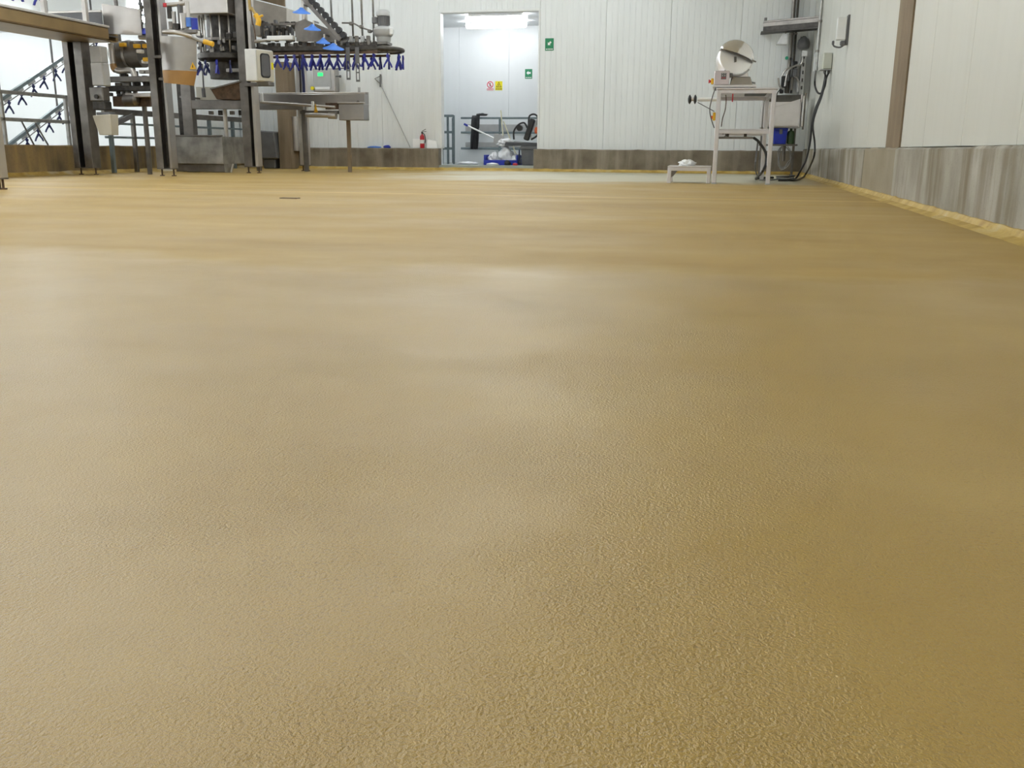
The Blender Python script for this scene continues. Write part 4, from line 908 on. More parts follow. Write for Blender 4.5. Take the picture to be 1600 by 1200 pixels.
# machine legs to the floor so that it stands
A = at(224, 150, Y=MY+.28); obj('machine_leg', MB().box((A.x-.025, MY+.25, 0), (A.x+.025, MY+.31, A.z)), SSD, sm, .004)
A = at(187, 66, Y=MY+.28); obj('machine_hanger', MB().box((A.x-.02, MY+.25, A.z), (A.x+.02, MY+.3, HC-.003)), SSD, sm, .004)
# shackle chain over the drum unit (the dark column of links beside the channel post)
cs = thing('chain_drop', g(222, 30), 'dark drop of chain links with one blue shackle beside the broad channel post', 'chain')
for i in range(9):
    A = g(219+2.2*math.sin(i*1.3), 6+i*5); obj('link', MB().cbox(A, (.05, .045, .045)), DARK if i % 2 else GREYD, cs, .01)
obj('chain_rod', MB().cyl((g(219, 6).x, MY, g(219, 50).z), (g(219, 6).x, MY, HC-.003), .012), DARK, cs)
A = g(226, 50); obj('blue_shoe', MB().lathe((A.x, MY, A.z-.04), (0, 0, 1), [(.09, 0), (.08, .02), (.03, .07), (.02, .09)], 16), BLUE, cs)
A = g(226, 58); obj('grey_guide', MB().cbox(A, (.18, .1, .07)), GREY, cs, .02)
# ------------------------------------------------------------------ curved guard cover with a warning sign
CY = 12.35
g = lambda px, py, Y=CY: at(px, py, Y=Y)
cv = thing('guard_cover', g(283, 130), 'curved stainless guard cover with an amber reflection coloured into its lower edge and a warning triangle', 'cover')
def curved(name, pts_top, pts_bot, bulge, th, m, parent):
    """a sheet between two lines, bowed towards the hall"""
    n = 10; mb = MB(); fr0 = []; bk = []
    for i in range(n+1):
        t = i/n; dy = -bulge*math.sin(math.pi*min(1, .25+t*.75))
        for L in (pts_top, pts_bot):
            p = V(L[0]).lerp(V(L[1]), t); fr0.append(p+V((0, dy, 0))); bk.append(p+V((0, dy+th, 0)))
    K = len(fr0); fs = []
    for i in range(n):
        a, b, c, d = 2*i, 2*i+1, 2*i+3, 2*i+2
        fs += [(a, b, c, d), (d+K, c+K, b+K, a+K), (a, d, d+K, a+K), (b+K, c+K, c, b)]
    fs += [(0, K, K+1, 1), (2*n+1, 2*n+1+K, 2*n+K, 2*n)]
    return obj(name, mb.add(fr0+bk, fs, True), m, parent)
curved('cover_sheet', (g(257, 57), g(307, 60)), (g(259, 110), g(307, 111)), .12, .008, SS, cv)
curved('amber_reflection', (g(259, 110.3), g(307.5, 111.3)), (g(261, 130), g(303, 134)), .115, .008, AMBER, cv)  # orange-brown reflection on the lower cover, put into the colour of this sheet
obj('rolled_rim', MB().tube([g(262, 51)+V((0, -.1, 0)), g(275, 51.5)+V((0, -.14, 0)), g(290, 54)+V((0, -.12, 0)), g(303, 58)+V((0, -.06, 0))], .03, 10), SSL, cv)
ha = obj('clamp_handle', MB().tube([g(303, 58)+V((0, -.06, 0)), g(312, 63), g(320, 65)], .025, 10), GREY, cv)
obj('yellow_tip', MB().tube([g(319, 65), g(326, 67), g(333, 69)], .035, 10), YEL, ha)
A, B = g(297, 108, CY-.09), g(306, 97, CY-.09)
tri = obj('warning_triangle', MB().prism([(0, 0), (B.x-A.x, 0), ((B.x-A.x)/2, B.z-A.z)], (A.x, CY-.095, A.z), (1, 0, 0), (0, 0, 1), -.004), YEL, cv)
w_ = B.x-A.x; obj('triangle_mark', MB().prism([(w_*.42, w_*.2), (w_*.58, w_*.2), (w_*.54, w_*.6), (w_*.46, w_*.6)], (A.x, CY-.1, A.z), (1, 0, 0), (0, 0, 1), -.001), BLACK, tri)
obj('cover_stay', MB().box((c3.x+.1, CY+.02, g(262, 125).z), (g(266, 125).x, CY+.1, g(262, 121).z)), SSD, cv)
obj('cover_arm', MB().box((c3.x+.02, CY+.02, g(262, 90).z), (g(263, 90).x+.03, CY+.1, g(262, 86).z)), SSD, cv)
# small clutter over the cover
cl2 = thing('pneumatic_block', g(280, 50), 'cluster of small steel cylinders and red valve above the curved cover', 'valve')
for i, (px, py, r, h_, mm) in enumerate(((258, 8, .03, .05, RED), (265, 20, .035, .15, DARK), (272, 30, .03, .2, SS), (281, 22, .03, .25, GREYD), (288, 33, .06, .2, SS), (296, 35, .05, .12, SKY), (293, 15, .03, .22, SSL), (304, 38, .045, .16, BLUE), (268, 40, .04, .1, SSD), (309, 52, .03, .06, WHITE), (276, 43, .05, .1, DARK))):
    A = g(px, py, CY+.15); obj('cylinder', MB().cyl((A.x, A.y, A.z-h_/2), (A.x, A.y, A.z+h_/2), r), mm, cl2)
A, B = g(262, 8, CY+.15), g(290, 5, CY+.15); obj('cross_pipe', MB().cyl(A, B, .03), SSL, cl2)
A = g(285, 50, CY+.15); obj('manifold', MB().cbox(A, (.5, .12, .05)), SSD, cl2, .006)
A = g(285, 30, CY+.2); obj('mount_rod', MB().cyl((A.x, A.y, g(285, 52, CY+.2).z), (A.x, A.y, HC-.003), .02), SSD, cl2)
# ------------------------------------------------------------------ rotary carousel with its hood
KY = 14.75
g = lambda px, py, Y=KY: at(px, py, Y=Y)
ca = thing('rotary_carousel', g(345, 160), 'rotary evisceration carousel of steel rods under a stainless hood', 'machine')
A, B = g(298, 27), g(371, 0)
obj('hood', MB().box((A.x, KY-.35, A.z), (B.x, KY+.35, 3.3)), SSL, ca, .012)
cx = (A.x+B.x)/2+.07; cyy = KY+.1
zd = g(350, 88).z
obj('centre_column', MB().cyl((cx, cyy, zd-.35), (cx, cyy, A.z), .24, None, 20), DARK, ca)
obj('cam_disc', MB().lathe((cx, cyy, zd-.09), (0, 0, 1), [(.22, 0), (.38, .02), (.42, .05), (.42, .12), (.25, .18)], 32), DARK, ca)
obj('upper_disc', MB().lathe((cx, cyy, g(350, 66).z), (0, 0, 1), [(.2, 0), (.37, .01), (.37, .05), (.2, .06)], 32), SSD, ca)
for i in range(16):
    t = 2*math.pi*i/16; x, y = cx+.36*math.cos(t), cyy+.36*math.sin(t)
    obj('guide_rod', MB().cyl((x, y, zd), (x, y, A.z), .014, None, 8), SSL if i % 3 else SS, ca)
    if i % 2 == 0: obj('slide_block', MB().cbox((x, y, zd+.06+.12*(i % 3)), (.07, .07, .09)), SSD, ca, .006)
for i in range(12):
    t = 2*math.pi*i/12+.2; shackle((cx+.40*math.cos(t), cyy+.40*math.sin(t), zd-.08), ca, SH if i % 3 else SHB, t)
obj('hood_bracket', MB().box((B.x, KY-.1, A.z+.02), (B.x+.06, KY+.1, 3.3)), DARK, ca)
for i in range(18):
    t = random.uniform(3.2, 6.2); A = V((cx+.38*math.cos(t), cyy+.38*math.sin(t), zd+random.uniform(-.02, .32))); obj('fitting', MB().cbox(A, (random.uniform(.04, .09), .05, random.uniform(.04, .1))), random.choice((DARK, GREYD, SSD, BLUE)), ca, .006)
# inclined discharge chute and beams
A, B = g(341, 141), g(388, 129)
obj('chute', MB().hexa([(g(348, 156).x, KY-.2, g(348, 156).z), (g(390, 157).x, KY-.2, g(390, 157).z), (g(390, 157).x, KY+.3, g(390, 157).z), (g(348, 156).x, KY+.3, g(348, 156).z)], [(A.x, KY-.25, A.z), (B.x, KY-.25, B.z), (B.x, KY+.3, B.z), (A.x, KY+.3, A.z)]), RUST, ca, .008)
obj('chute_lip', MB().bar(A+V((0, -.26, .005)), B+V((0, -.26, .005)), .015, .02), SSD, ca)
A, B = g(303, 157), g(392, 171); obj('cross_beam', MB().box((A.x, KY-.15, B.z), (B.x, KY-.05, A.z)), SSD, ca, .006)
for px in (299, 303): pass
A = g(298, 200, KY-.1); obj('frame_leg', MB().box((A.x-.1, KY-.16, 0), (A.x+.08, KY-.02, g(298, 120).z)), SSD, ca, .006)
A = g(287, 200, KY+.1); obj('frame_leg', MB().box((A.x-.05, KY+.05, 0), (A.x+.03, KY+.15, g(298, 120).z)), DARK, ca, .006)
for px in (353,): A = g(px, 200, KY+.05); obj('drain_pipe', MB().cyl((A.x, KY+.05, 0), (A.x, KY+.05, g(px, 160).z), .035), SSL, ca)
for i, px in enumerate((325, 340, 358, 372)): A = g(px, 174); obj('nozzle', MB().cbox(A+V((0, .1, -.02)), (.07, .06, .06+.02*(i % 2))), DARK if i % 2 else SSD, ca, .006)
A, B = g(336, 108), g(385, 113); obj('light_bar', MB().box((A.x, KY-.1, B.z), (B.x, KY-.04, A.z)), GREY, ca, .006)
A = g(317, 120); obj('squeeze_rod', MB().cyl(g(316, 100), g(319, 152), .012).cyl(g(317.5, 138), g(319, 152), .03), GREYD, ca)
A, B = g(306, 136, KY+.5), g(345, 156, KY+.5); obj('back_plate', MB().box((A.x, KY+.5, B.z), (B.x+.05, KY+.52, A.z)), CREAM, ca)
obj('back_stay', MB().bar((A.x+.05, KY-.1, B.z+.02), (A.x+.05, KY+.51, B.z+.02), .03, .03), SSD, ca)
# ------------------------------------------------------------------ white control cabinet on the channel post
y4 = c4.y-.081; A, B = at(384, 77, Y=y4-.3), at(404, 127, Y=y4-.3)
wcab = thing('control_cabinet', (A.x, y4-.15, B.z), 'white control cabinet with a smoked window on the channel post', 'cabinet')
x0, x1, zb6, zt6 = A.x, B.x, B.z, A.z
C4 = [V((x0, y4-.36, 0)), V((x1, y4-.36, 0)), V((at(428, 100, Y=y4).x, y4-.02, 0)), V((x0+.15, y4-.005, 0))]
obj('cabinet_body', MB().hexa([p+V((0, 0, zb6)) for p in C4], [p+V((0, 0, zt6)) for p in C4]), WHITE, wcab, .01)
u = (C4[2]-C4[1]).normalized(); nn = u.cross(V((0, 0, 1))); Ld = (C4[2]-C4[1]).length; h6 = zt6-zb6
dor = obj('door', MB().prism([(.01, .01), (Ld-.01, .01), (Ld-.01, h6-.01), (.01, h6-.01)], C4[1]+nn*.006+V((0, 0, zb6)), u, (0, 0, 1), .015), CREAM, wcab, .005)
def rrect(x0, y0, x1, y1, r, n=4):
    out = []
    for cx_, cy_, a0 in ((x1-r, y0+r, -90), (x1-r, y1-r, 0), (x0+r, y1-r, 90), (x0+r, y0+r, 180)):
        out += [(cx_+r*math.cos(math.radians(a0+90*i/n)), cy_+r*math.sin(math.radians(a0+90*i/n))) for i in range(n+1)]
    return out
o6 = C4[1]+nn*.022+V((0, 0, zb6))
obj('window_frame', MB().prism(rrect(Ld*.2, h6*.12, Ld*.74, h6*.88, .05), o6, u, (0, 0, 1), .006), BLACK, dor)
obj('window_pane', MB().prism(rrect(Ld*.25, h6*.16, Ld*.69, h6*.84, .045), o6+nn*.006, u, (0, 0, 1), .004), GLASS, dor)
obj('warning_label', MB().prism([(Ld*.82, h6*.4), (Ld*.94, h6*.4), (Ld*.94, h6*.62), (Ld*.82, h6*.62)], o6, u, (0, 0, 1), .002), YELS, dor)
obj('mount_bracket', MB().box((x0+.1, y4-.2, zb6-.06), (x1+.12, c4.y-.0795, zb6-.002)).box((c4.x-.02, y4-.04, zb6-.06), (x0+.1, c4.y-.0795, zb6-.002)), SSD, wcab, .004)
# red-brown cable up the post, yellow pull handle
tag(cable('post_cable', [at(401, 62, Y=c4.y-.1)+V((0, -.03, 0)), at(398, 40, Y=c4.y-.1)+V((0, -.03, 0)), at(394, 20, Y=c4.y-.1)+V((0, -.03, 0)), V((at(393, 5, Y=c4.y).x, c4.y-.12, HC-.004))], .012, RUST), 'red-brown cable running up the post above the control cabinet', 'cable')
yh = thing('pull_handle', at(404, 36, Y=c4.y-.4), 'orange-yellow grip of a hose gun hanging above the control cabinet', 'handle')
obj('hose', MB().tube([V((at(386, 0, Y=c4.y-.4).x, c4.y-.4, HC-.004)), at(389, 0, Y=c4.y-.4), at(393, 12, Y=c4.y-.4), at(400, 24, Y=c4.y-.4)], .022), mat('tan_hose', (.40, .28, .09), .5), yh)
obj('grip', MB().tube([at(399, 23, Y=c4.y-.4), at(404, 31, Y=c4.y-.4), at(403, 40, Y=c4.y-.4)], .042), YEL, yh)
obj('trigger', MB().bar(at(404, 27, Y=c4.y-.4), at(411, 24, Y=c4.y-.4), .03, .03), YEL, yh, .006)
# ------------------------------------------------------------------ second hood behind the cabinet
HY = 15.45
g = lambda px, py, Y=HY: at(px, py, Y=Y)
h2 = thing('sloping_hood', g(425, 50), 'sloping stainless hood with a brown upper panel above the shackle line', 'hood')
obj('hood_plate', MB().hexa([g(404, 58)+V((0, -.1, 0)), g(452, 42)+V((0, -.1, 0)), g(452, 42)+V((0, .4, 0)), g(404, 58)+V((0, .4, 0))], [g(398, 0)+V((0, -.1, 0)), g(452, 14)+V((0, -.1, 0)), g(452, 14)+V((0, .4, 0)), g(398, 0)+V((0, .4, 0))]), mat('matt_steel', (.56, .52, .47), .5, .3, .12, 4), h2, .006)
p = g(400, 0)+V((0, -.12, 0)); q = g(450, 13)+V((0, -.12, 0))
obj('brown_panel', MB().prism([(0, p.z+.01), (q.x-p.x, q.z+.01), (q.x-p.x, 3.5), (0, 3.5)], (p.x, HY-.12, 0), (1, 0, 0), (0, 0, 1), -.03), BROWNCOL, h2)
A = g(425, 0); obj('hood_hanger', MB().box((A.x-.04, HY+.1, 2.9), (A.x+.04, HY+.18, HC-.003)), SSD, h2)
# ------------------------------------------------------------------ overhead shackle line with motor
LY = 15.0
g = lambda px, py, Y=LY: at(px, py, Y=Y)
xl, xr_ = g(412, 75).x, g(600, 78).x; zl = g(520, 78).z
ln = thing('overhead_shackle_line', ((xl+xr_)/2, LY, zl-.3), 'overhead conveyor line with blue shackles turning round a wheel under a motor', 'conveyor')
rw_ = .28
for s_ in (-1, 1):
    obj('track_rail', MB().bar((xl, LY+s_*rw_, zl), (xr_, LY+s_*rw_, zl), .05, .07), DARK, ln, .004)
    obj('chain_guide', MB().bar((xl, LY+s_*rw_, zl-.075), (xr_, LY+s_*rw_, zl-.075), .035, .035), RUST, ln)
obj('turn_wheel', MB().lathe((xr_, LY, zl-.05), (0, 0, 1), [(.06, 0), (.06, .02), (.27, .02), (.3, .035), (.3, .06), (.27, .075), (.1, .075), (.1, .1)], 32), SSD, ln)
obj('turn_guide', MB().tube([(xr_+(rw_+.02)*math.cos(t), LY+(rw_+.02)*math.sin(t), zl-.02) for t in [math.radians(d) for d in range(-90, 91, 15)]], .035, 8, 2), DARK, ln)
n = 13
for i in range(n):
    x = xl+.25+(xr_-xl-.3)*i/(n-1)
    for s_ in (-1, 1):
        obj('trolley', MB().cbox((x, LY+s_*rw_, zl+.055), (.06, .06, .07)), DARK, ln, .01)
        shackle((x+s_*.03, LY+s_*rw_, zl-.075), ln, SHB, math.radians(random.uniform(-75, 75)), math.radians(random.uniform(-7, 7)))
for d in (-60, -20, 20, 60):
    t = math.radians(d); shackle((xr_+.3*math.cos(t), LY+.3*math.sin(t), zl-.09), ln, SHB, t+1.5)
# frame above the rails
for x in [xl+.1+(xr_-xl)*f for f in (0, .22, .44, .66, .88)]:
    obj('cross_tie', MB().bar((x, LY-rw_-.02, zl+.06), (x, LY+rw_+.02, zl+.06), .05, .05), SSD, ln, .004)
obj('frame_plate', MB().box((g(540, 70).x, LY-.12, zl+.06), (xr_+.1, LY+.12, zl+.1)), SSD, ln, .006)
obj('frame_edge', MB().tube([g(528, 61)+V((0, -.1, 0)), g(560, 60)+V((0, -.1, 0)), g(583, 66)+V((0, -.1, 0))], .015), DARK, ln)
for i in range(6): A = g(536+i*9, 68.5); obj('bolt_block', MB().cbox((A.x, LY-.15, zl+.14), (.06, .06, .10)), SSD if i % 2 else GREY, ln, .01)
# white cover bars at the left
A, B = g(434, 64), g(474, 60); obj('white_guard', MB().box((A.x, LY-.4, g(450, 67).z), (B.x, LY-.3, g(450, 60).z)), WHITE, ln, .01)
obj('pink_tube', MB().cyl(g(413, 69)+V((0, -.36, 0)), g(436, 66)+V((0, -.36, 0)), .025), SSL, ln)
A, B = g(416, 58), g(472, 38)
obj('frame_box', MB().box((A.x, LY-.2, g(440, 58).z), (A.x+.035, LY-.15, B.z)).box((B.x-.035, LY-.2, g(440, 58).z), (B.x, LY-.15, B.z)).box((A.x, LY-.2, B.z-.03), (B.x, LY-.15, B.z)).box((A.x+.2, LY-.2, g(440, 58).z), (A.x+.225, LY-.15, B.z)), SSD, ln)
for i in range(8): A = g(420+i*6.8, 50); obj('actuator', MB().cyl((A.x, LY-.1, g(420, 60).z), (A.x, LY-.1, A.z+.04*(i % 3)), .025, None, 10), DARK if i % 3 else GREYD, ln)
for i in range(44):
    px, py = random.uniform(402, 474), random.uniform(36, 76); A = g(px, py); obj('link_block', MB().cbox((A.x, LY+random.uniform(-.12, .2), A.z), (random.uniform(.03, .1), .07, random.uniform(.04, .12))), random.choice((DARK, DARK, GREYD, SSD)), ln, .008)
for i in range(16):
    px, py = random.uniform(476, 528), 0; py = random.uniform(48, 74); A = g(px, py); obj('link_block', MB().cbox((A.x, LY+random.uniform(-.1, .2), A.z), (random.uniform(.04, .09), .07, random.uniform(.05, .1))), random.choice((DARK, RUST, SSD)), ln, .008)
# slotted straps hanging below
for px, y0_, y1_ in ((556, 98, 127), (570.5, 102, 130)):
    A, B = g(px, y0_), g(px, y1_); x = A.x; yv = LY-rw_-.06
    mb = MB(); mb.box((x-.032, yv, B.z), (x-.018, yv+.012, zl)); mb.box((x+.018, yv, B.z), (x+.032, yv+.012, zl)); mb.box((x-.018, yv, B.z), (x+.018, yv+.012, B.z+.03)); mb.box((x-.018, yv, B.z+.13), (x+.018, yv+.012, B.z+.15)); mb.box((x-.018, yv, A.z), (x+.018, yv+.012, zl))
    obj('slotted_strap', mb, GREYD, ln)
# motor
A = g(601, 70); zg = zl+.10
mt = obj('gear_unit', MB().lathe((xr_, LY, zg), (0, 0, 1), [(.10, 0), (.11, .02), (.115, .08), (.14, .10), (.16, .13), (.165, .19), (.14, .22), (.10, .24)], 24), GREY, ln)
zm = zg+.24; zmt = g(599, 19).z
obj('motor_body', MB().cyl((xr_, LY, zm), (xr_, LY, zmt-.04), .085, None, 24), GREYD, mt)
obj('cooling_fins', MB().add([], []) if False else (lambda m_: [m_.box((xr_+.083*math.cos(t)-.006, LY+.083*math.sin(t)-.006, zm+.02), (xr_+.1*math.cos(t)+.006, LY+.1*math.sin(t)+.006, zmt-.06)) for t in [2*math.pi*i/16 for i in range(16)]] and m_)(MB()), GREYD, mt)
obj('fan_cowl', MB().lathe((xr_, LY, zmt-.06), (0, 0, 1), [(.105, 0), (.105, .06), (.08, .09), (.03, .095)], 24), GREY, mt)
obj('terminal_box', MB().cbox((xr_-.14, LY, zmt-.12), (.08, .08, .1)), GREYD, mt, .01)
obj('oil_cap', MB().cbox((xr_+.15, LY-.06, zg+.16), (.06, .07, .12)), WHITE, mt, .015)
# rods from the ceiling
for px, y1_ in ((515, 44), (548, 52), (563, 60), (581, 66)):
    A = g(px, y1_); obj('hanger_rod', MB().cyl((A.x, LY+.1, zl+.05), (A.x, LY+.1, HC-.003), .017, None, 8), GALV, ln)
for px, py in ((546, 36), (562, 41), (575, 48)): A = g(px, py); obj('rod_clamp', MB().cbox((A.x, LY+.08, A.z), (.06, .07, .05)), SSD, ln, .01)
obj('air_pipe', MB().tube([g(532, 35)+V((0, .06, 0)), g(550, 36)+V((0, .06, 0)), g(562, 42)+V((0, .06, 0)), g(580, 48)+V((0, .06, 0))], .012), SSD, ln)
# rising feed line with black rollers and light blue guide shoes
A, B = g(533, 62, LY-.35), g(478, 2, LY-.35)
fl2 = thing('rising_feed_line', A, 'rising feed chain with black rollers climbing to the upper left', 'conveyor')
D = (B-A); B2 = A+D*1.6
obj('track', MB().bar(A, B2, .05, .06), SSD, fl2, .004)
for i in range(12):
    p = A+D*(1.4*i/11); q = p+V((.05, -.02, .07)); obj('roller', MB().cyl(q-V((0, .03, 0)), q+V((0, .03, 0)), .048, None, 14), BLACK, fl2); obj('link_arm', MB().bar(p, q, .02, .03), DARK, fl2)
p = B2; obj('feed_hanger', MB().cyl(p, (p.x, p.y, HC-.003), .02), GALV, fl2)
obj('side_plate', MB().prism([(0, 0), (.75, -.28), (.72, -.36), (-.15, -.33), (-.15, -.05)], g(475, 30, LY-.3), (1, 0, 0), (0, 0, 1), -.02), SSD, fl2)
for (px, py, s_), lb in zip(((471, 17, 1), (488, 43, .95), (505, 64, .8), (521, 73, 1.2)), ('topmost of four', 'second from top of four', 'third from top of four', 'lowest and widest of four')):
    A = g(px, py, LY-.55); sh_ = thing('guide_shoe', A, 'light blue plastic guide shoe, '+lb+' down the rising feed line', 'guide', 'light blue guide shoes')
    L = .27*s_
    obj('shoe', MB().lathe((A.x, A.y, A.z-.035), (.12, -.18, 1), [(L*.52, 0), (L*.5, .012), (L*.3, .035), (L*.16, .06), (L*.08, .085)], 20), SKY, sh_)
    obj('pin', MB().cyl((A.x+L*.1, A.y, A.z+.03), (A.x+L*.1, A.y, A.z+.1), .014), SSL, sh_)
    obj('stay', MB().bar((A.x+L*.1, A.y, A.z+.09), (A.x+L*.1, LY-.36, A.z+.09), .02, .02), SSD, sh_)
# upright tube at the top of the feed line
A = g(473, 0, LY-.2); tb = thing('support_tube', (A.x, LY-.2, 2.6), 'pale vertical tube rising to the ceiling above the feed line', 'tube')
obj('tube', MB().cyl((A.x, LY-.15, g(473, 40, LY-.15).z), (A.x, LY-.15, HC-.003), .045), SSL, tb)
obj('dark_sleeve', MB().cyl((A.x+.1, LY-.15, g(482, 10, LY-.15).z), (A.x+.1, LY-.15, HC-.003), .045), DARK, tb)
# dark blue bundle down the slim post
cable('hose', [at(471, 80, Y=c5.y-.09), at(472, 100, Y=c5.y-.09), at(474, 125, Y=c5.y-.09), at(475, 150, Y=c5.y-.09)], .03, NAVY, P5)['label'] = 'dark blue hose strapped down the post'
# ------------------------------------------------------------------ operator panel on the back wall
QY = 17.98
g = lambda px, py, Y=QY: at(px, py, Y=Y)
A, B = g(488, 107), g(524, 143)
op = thing('operator_panel', ((A.x+B.x)/2, QY, B.z), 'grey operator panel with a lit green display behind the trough', 'panel')
obj('case', MB().box((A.x, QY, B.z), (B.x, QY+.22, A.z)), SS, op, .012)
obj('door', MB().box((A.x+.03, QY-.015, B.z+.06), (g(517, 120).x, QY-.002, A.z-.02)), GREY, op, .006)
a, b = g(497, 114), g(505, 119); obj('display', MB().box((a.x, QY-.022, b.z), (b.x, QY-.016, a.z)), LED, op, .001)
a, b = g(493, 136), g(516, 140); obj('white_strip', MB().box((a.x, QY-.03, b.z), (b.x, QY-.016, a.z)), WHITE, op, .004)
a = g(489, 138); obj('yellow_knob', MB().cyl((a.x, QY-.04, a.z), (a.x, QY-.002, a.z), .035), YELS, op)
a = g(528, 119); obj('side_latch', MB().cyl((B.x, QY+.05, a.z), (B.x+.09, QY+.05, a.z), .012).cyl((B.x+.08, QY+.05, a.z), (B.x+.11, QY+.05, a.z), .025), GREYD, op)
a, b = g(521, 108), g(544, 106); obj('lid_lip', MB().bar(a, b, .02, .02), GREYD, op)
obj('wall_mount', MB().box((A.x+.08, QY+.22, B.z+.08), (B.x-.08, YB-.001, A.z-.08)), SSD, op)
# ------------------------------------------------------------------ long trough with motor shaft
RYt = 15.85
g = lambda px, py, Y=RYt: at(px, py, Y=Y)
to = thing('steel_trough', g(520, 188), 'long stainless trough with a hanging end box in front of the back wall', 'trough')
z1, z2, z3 = g(520, 147).z, g(560, 166).z, g(550, 188).z
xa, xe, xm = g(400, 160).x, g(569.5, 160).x, g(531, 170).x
obj('trough_side', MB().box((xa, RYt, z2), (xe, RYt+.02, z1)), SS, to, .004)
obj('trough_back', MB().box((xa, RYt+.2, z2), (xe, RYt+.22, z1+.04)), SS, to, .004)
obj('trough_floor', MB().box((xa, RYt+.02, z2), (xe, RYt+.2, z2+.02)), SSD, to)
obj('trough_end', MB().box((xe-.02, RYt+.02, z2+.02), (xe, RYt+.2, z1)), SS, to)
obj('trough_rim', MB().box((xa, RYt-.03, z1), (xe+.02, RYt+.0, z1+.025)), SSL, to, .004)
obj('end_box', MB().box((xm, RYt-.06, z3), (xe+.005, RYt+.2, z2+.04)), SS, to, .008)
obj('end_box_lid', MB().box((xm-.01, RYt-.08, z2+.042), (xe+.01, RYt-.002, z2+.065)), SSL, to, .004)
a, b = g(531, 163), g(527, 172); obj('brown_frame', MB().box((g(510, 165).x, RYt-.05, g(510, 171).z), (xm-.012, RYt-.01, g(510, 161).z)), RUST, to, .004)
obj('push_bar', MB().cyl(g(412, 160)+V((0, -.12, 0)), g(528, 168)+V((0, -.12, 0)), .022), SSL, to)
obj('lower_bar', MB().box((xa, RYt-.12, g(450, 172).z), (g(478, 170).x, RYt-.04, g(450, 165).z)), SS, to, .004)
obj('bright_tube', MB().cyl(g(481, 180)+V((0, -.08, 0)), g(529, 181)+V((0, -.08, 0)), .04), SSL, to)
obj('tube_end', MB().cyl(g(517, 181)+V((0, -.1, 0)), g(529, 181.5)+V((0, -.1, 0)), .055), SSL, to)
obj('dark_underside', MB().box((g(470, 175).x, RYt-.04, g(500, 178).z), (xm-.02, RYt+.15, g(500, 173).z)), SSD, to, .004)
for px, py in ((415, 153), (494, 166)): a = g(px, py); obj('white_bracket', MB().cbox((a.x, RYt-.14, a.z), (.04, .05, .15)), WHITE, to, .006)
a, b = g(497, 176), g(502.5, 163)
tw = obj('warning_triangle', MB().prism([(0, 0), (.07, 0), (.03, .15)], (a.x, RYt-.17, a.z), (1, 0, 0), (0, 0, 1), -.004), YEL, to)
a = g(541.5, 235); obj('trough_leg', MB().box((a.x-.03, RYt+.1, .0), (a.x+.03, RYt+.16, z3)), BROWNCOL, to, .004)
for px in (473, 398): a = g(px, 235); obj('trough_leg', MB().box((a.x-.035, RYt+.1, 0), (a.x+.035, RYt+.17, z2)), SSD, to, .004)
a = g(560, 160); obj('drain_cap', MB().cyl((a.x, RYt-.02, a.z), (a.x, RYt, a.z), .03), SSD, to)
a = g(558, 140); obj('upright_pin', MB().cyl((a.x, RYt+.1, z2), (a.x, RYt+.1, g(558, 136).z), .022), GREY, to)
# brown column at the back wall corner and dark box beside it
A, B = at(436, 240, Y=YB-.3), at(462, 240, Y=YB-.3)
tc = thing('corner_column', ((A.x+B.x)/2, YB-.4, 0), 'brown vertical column against the back wall behind the line', 'column')
obj('column_shaft', MB().box((A.x+.1, YB-.5, 0), (B.x, YB-.17, at(445, 98, Y=YB-.3).z)), BROWNCOL, tc, .006)
obj('column_facing', MB().box((B.x+.002, YB-.4, .35), (B.x+.1, YB-.17, at(470, 182, Y=YB-.3).z)), SSL, tc, .004)
A, B = at(408, 226, Y=YB-.35), at(440, 212, Y=YB-.35)
tag(obj('dark_crate', MB().hexa([(A.x, YB-.6, .2), (B.x, YB-.6, .2), (B.x, YB-.17, .2), (A.x, YB-.17, .2)], [(A.x-.03, YB-.62, .75), (B.x-.04, YB-.62, .72), (B.x-.04, YB-.17, .72), (A.x-.03, YB-.17, .75)]).box((A.x+.1, YB-.5, 0), (B.x-.1, YB-.25, .2)), GREYD, None, .02), 'dark grey box on a plinth left of the brown column', 'box')
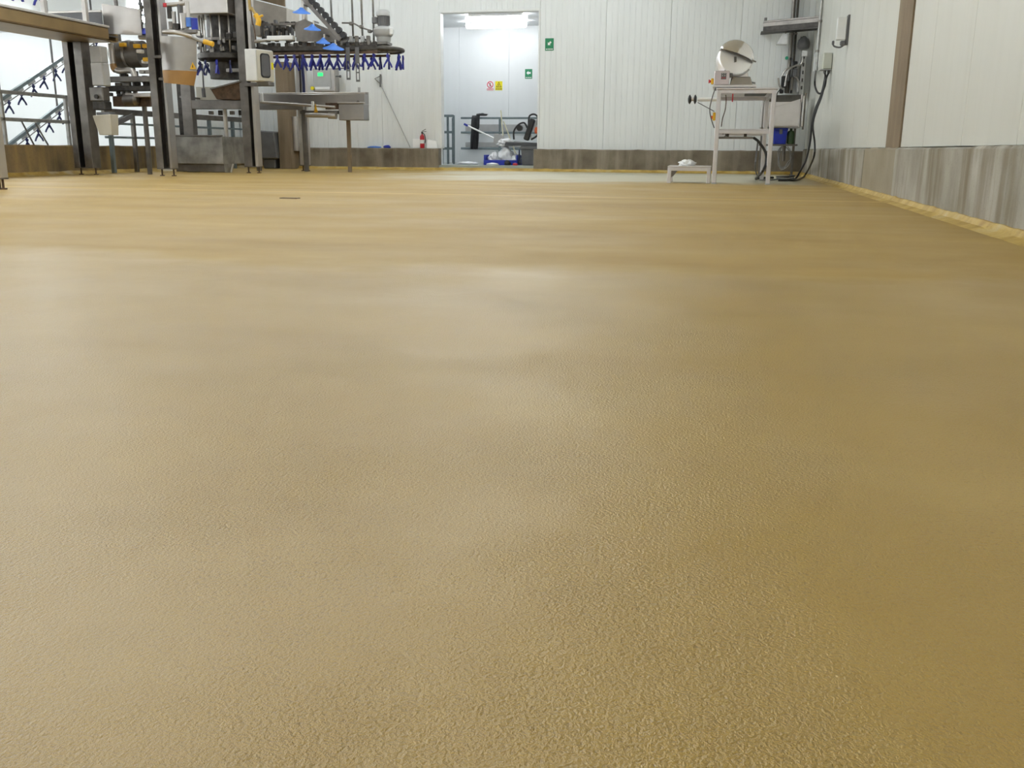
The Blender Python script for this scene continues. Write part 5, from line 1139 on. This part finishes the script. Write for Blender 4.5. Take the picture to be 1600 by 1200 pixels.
# ------------------------------------------------------------------ steel bin on the floor
f0, f1, f2 = at(276, 269, Z=0), at(329.5, 271, Z=0), at(354, 268, Z=0)
u1 = (f1-f0); L1 = u1.length; u1.normalize(); n1 = V((u1.y, -u1.x, 0))
if n1.y > 0: n1 = -n1
dpt = 1.0
bn = thing('steel_bin', f0, 'weathered stainless bin on feet standing between the channel posts', 'bin')
zt7 = at(300, 213, Y=(f0.y+f1.y)/2).z; zb7 = at(300, 256, Y=(f0.y+f1.y)/2).z
WB = mat('weathered_steel', (.36, .35, .33), .42, .75, .35, 4, .05)
x0, y0, x1 = f0.x-.05, f0.y-.02, f1.x
P = [V((x0, y0, 0)), V((x1, y0, 0)), V((x1+.02, y0+dpt, 0)), V((x0, y0+dpt, 0))]
obj('bin_front', MB().hexa([(x0, y0, zb7), (x1, y0, zb7), (x1, y0+.02, zb7), (x0, y0+.02, zb7)], [(x0, y0, zt7), (x1, y0, zt7), (x1, y0+.02, zt7), (x0, y0+.02, zt7)]), WB, bn, .004)
xr2 = at(360, 240, Y=y0+.18).x
obj('bin_side', MB().hexa([(x1, y0, zb7), (xr2-.01, y0+.3, zb7), (xr2-.01, y0+.32, zb7), (x1, y0+.02, zb7)], [(x1, y0, zt7), (xr2, y0+.3, zt7), (xr2, y0+.32, zt7), (x1, y0+.02, zt7)]), WB, bn, .004)
obj('bin_back', MB().box((x0, y0+.75, zb7), (xr2, y0+.77, zt7)), WB, bn, .004)
obj('bin_side', MB().box((x0, y0+.02, zb7), (x0+.02, y0+.75, zt7)), WB, bn, .004)
obj('bin_side', MB().box((xr2-.02, y0+.32, zb7), (xr2, y0+.75, zt7)), WB, bn, .004)
obj('bin_floor', MB().box((x0+.02, y0+.3, zb7), (xr2-.02, y0+.75, zb7+.02)), WB, bn)
obj('bin_rim', MB().box((x0-.01, y0-.015, zt7), (x1+.005, y0+.025, zt7+.025)), SSD, bn, .004)
obj('plinth_front', MB().box((x0+.02, y0+.06, .01), (x1-.01, y0+.1, zb7)), SSD, bn, .004)
obj('plinth_corner', MB().hexa([(x1-.01, y0+.04, 0), (xr2-.06, y0+.25, 0), (xr2-.06, y0+.3, 0), (x1-.01, y0+.1, 0)], [(x1-.01, y0+.03, zb7), (xr2-.02, y0+.28, zb7), (xr2-.02, y0+.32, zb7), (x1-.01, y0+.1, zb7)]), WB, bn, .004)
obj('foot', MB().cyl((xr2-.05, y0+.25, 0), (xr2-.02, y0+.28, zb7), .02), SSL, bn)
# small floor drain cover
p = at(453, 310, Z=0)
tag(obj('drain_plate', MB().box((p.x-.08, p.y-.035, -.004), (p.x+.08, p.y+.035, .006)), RUST, None, .002), 'small dark rusty drain plate set in the yellow floor', 'drain')
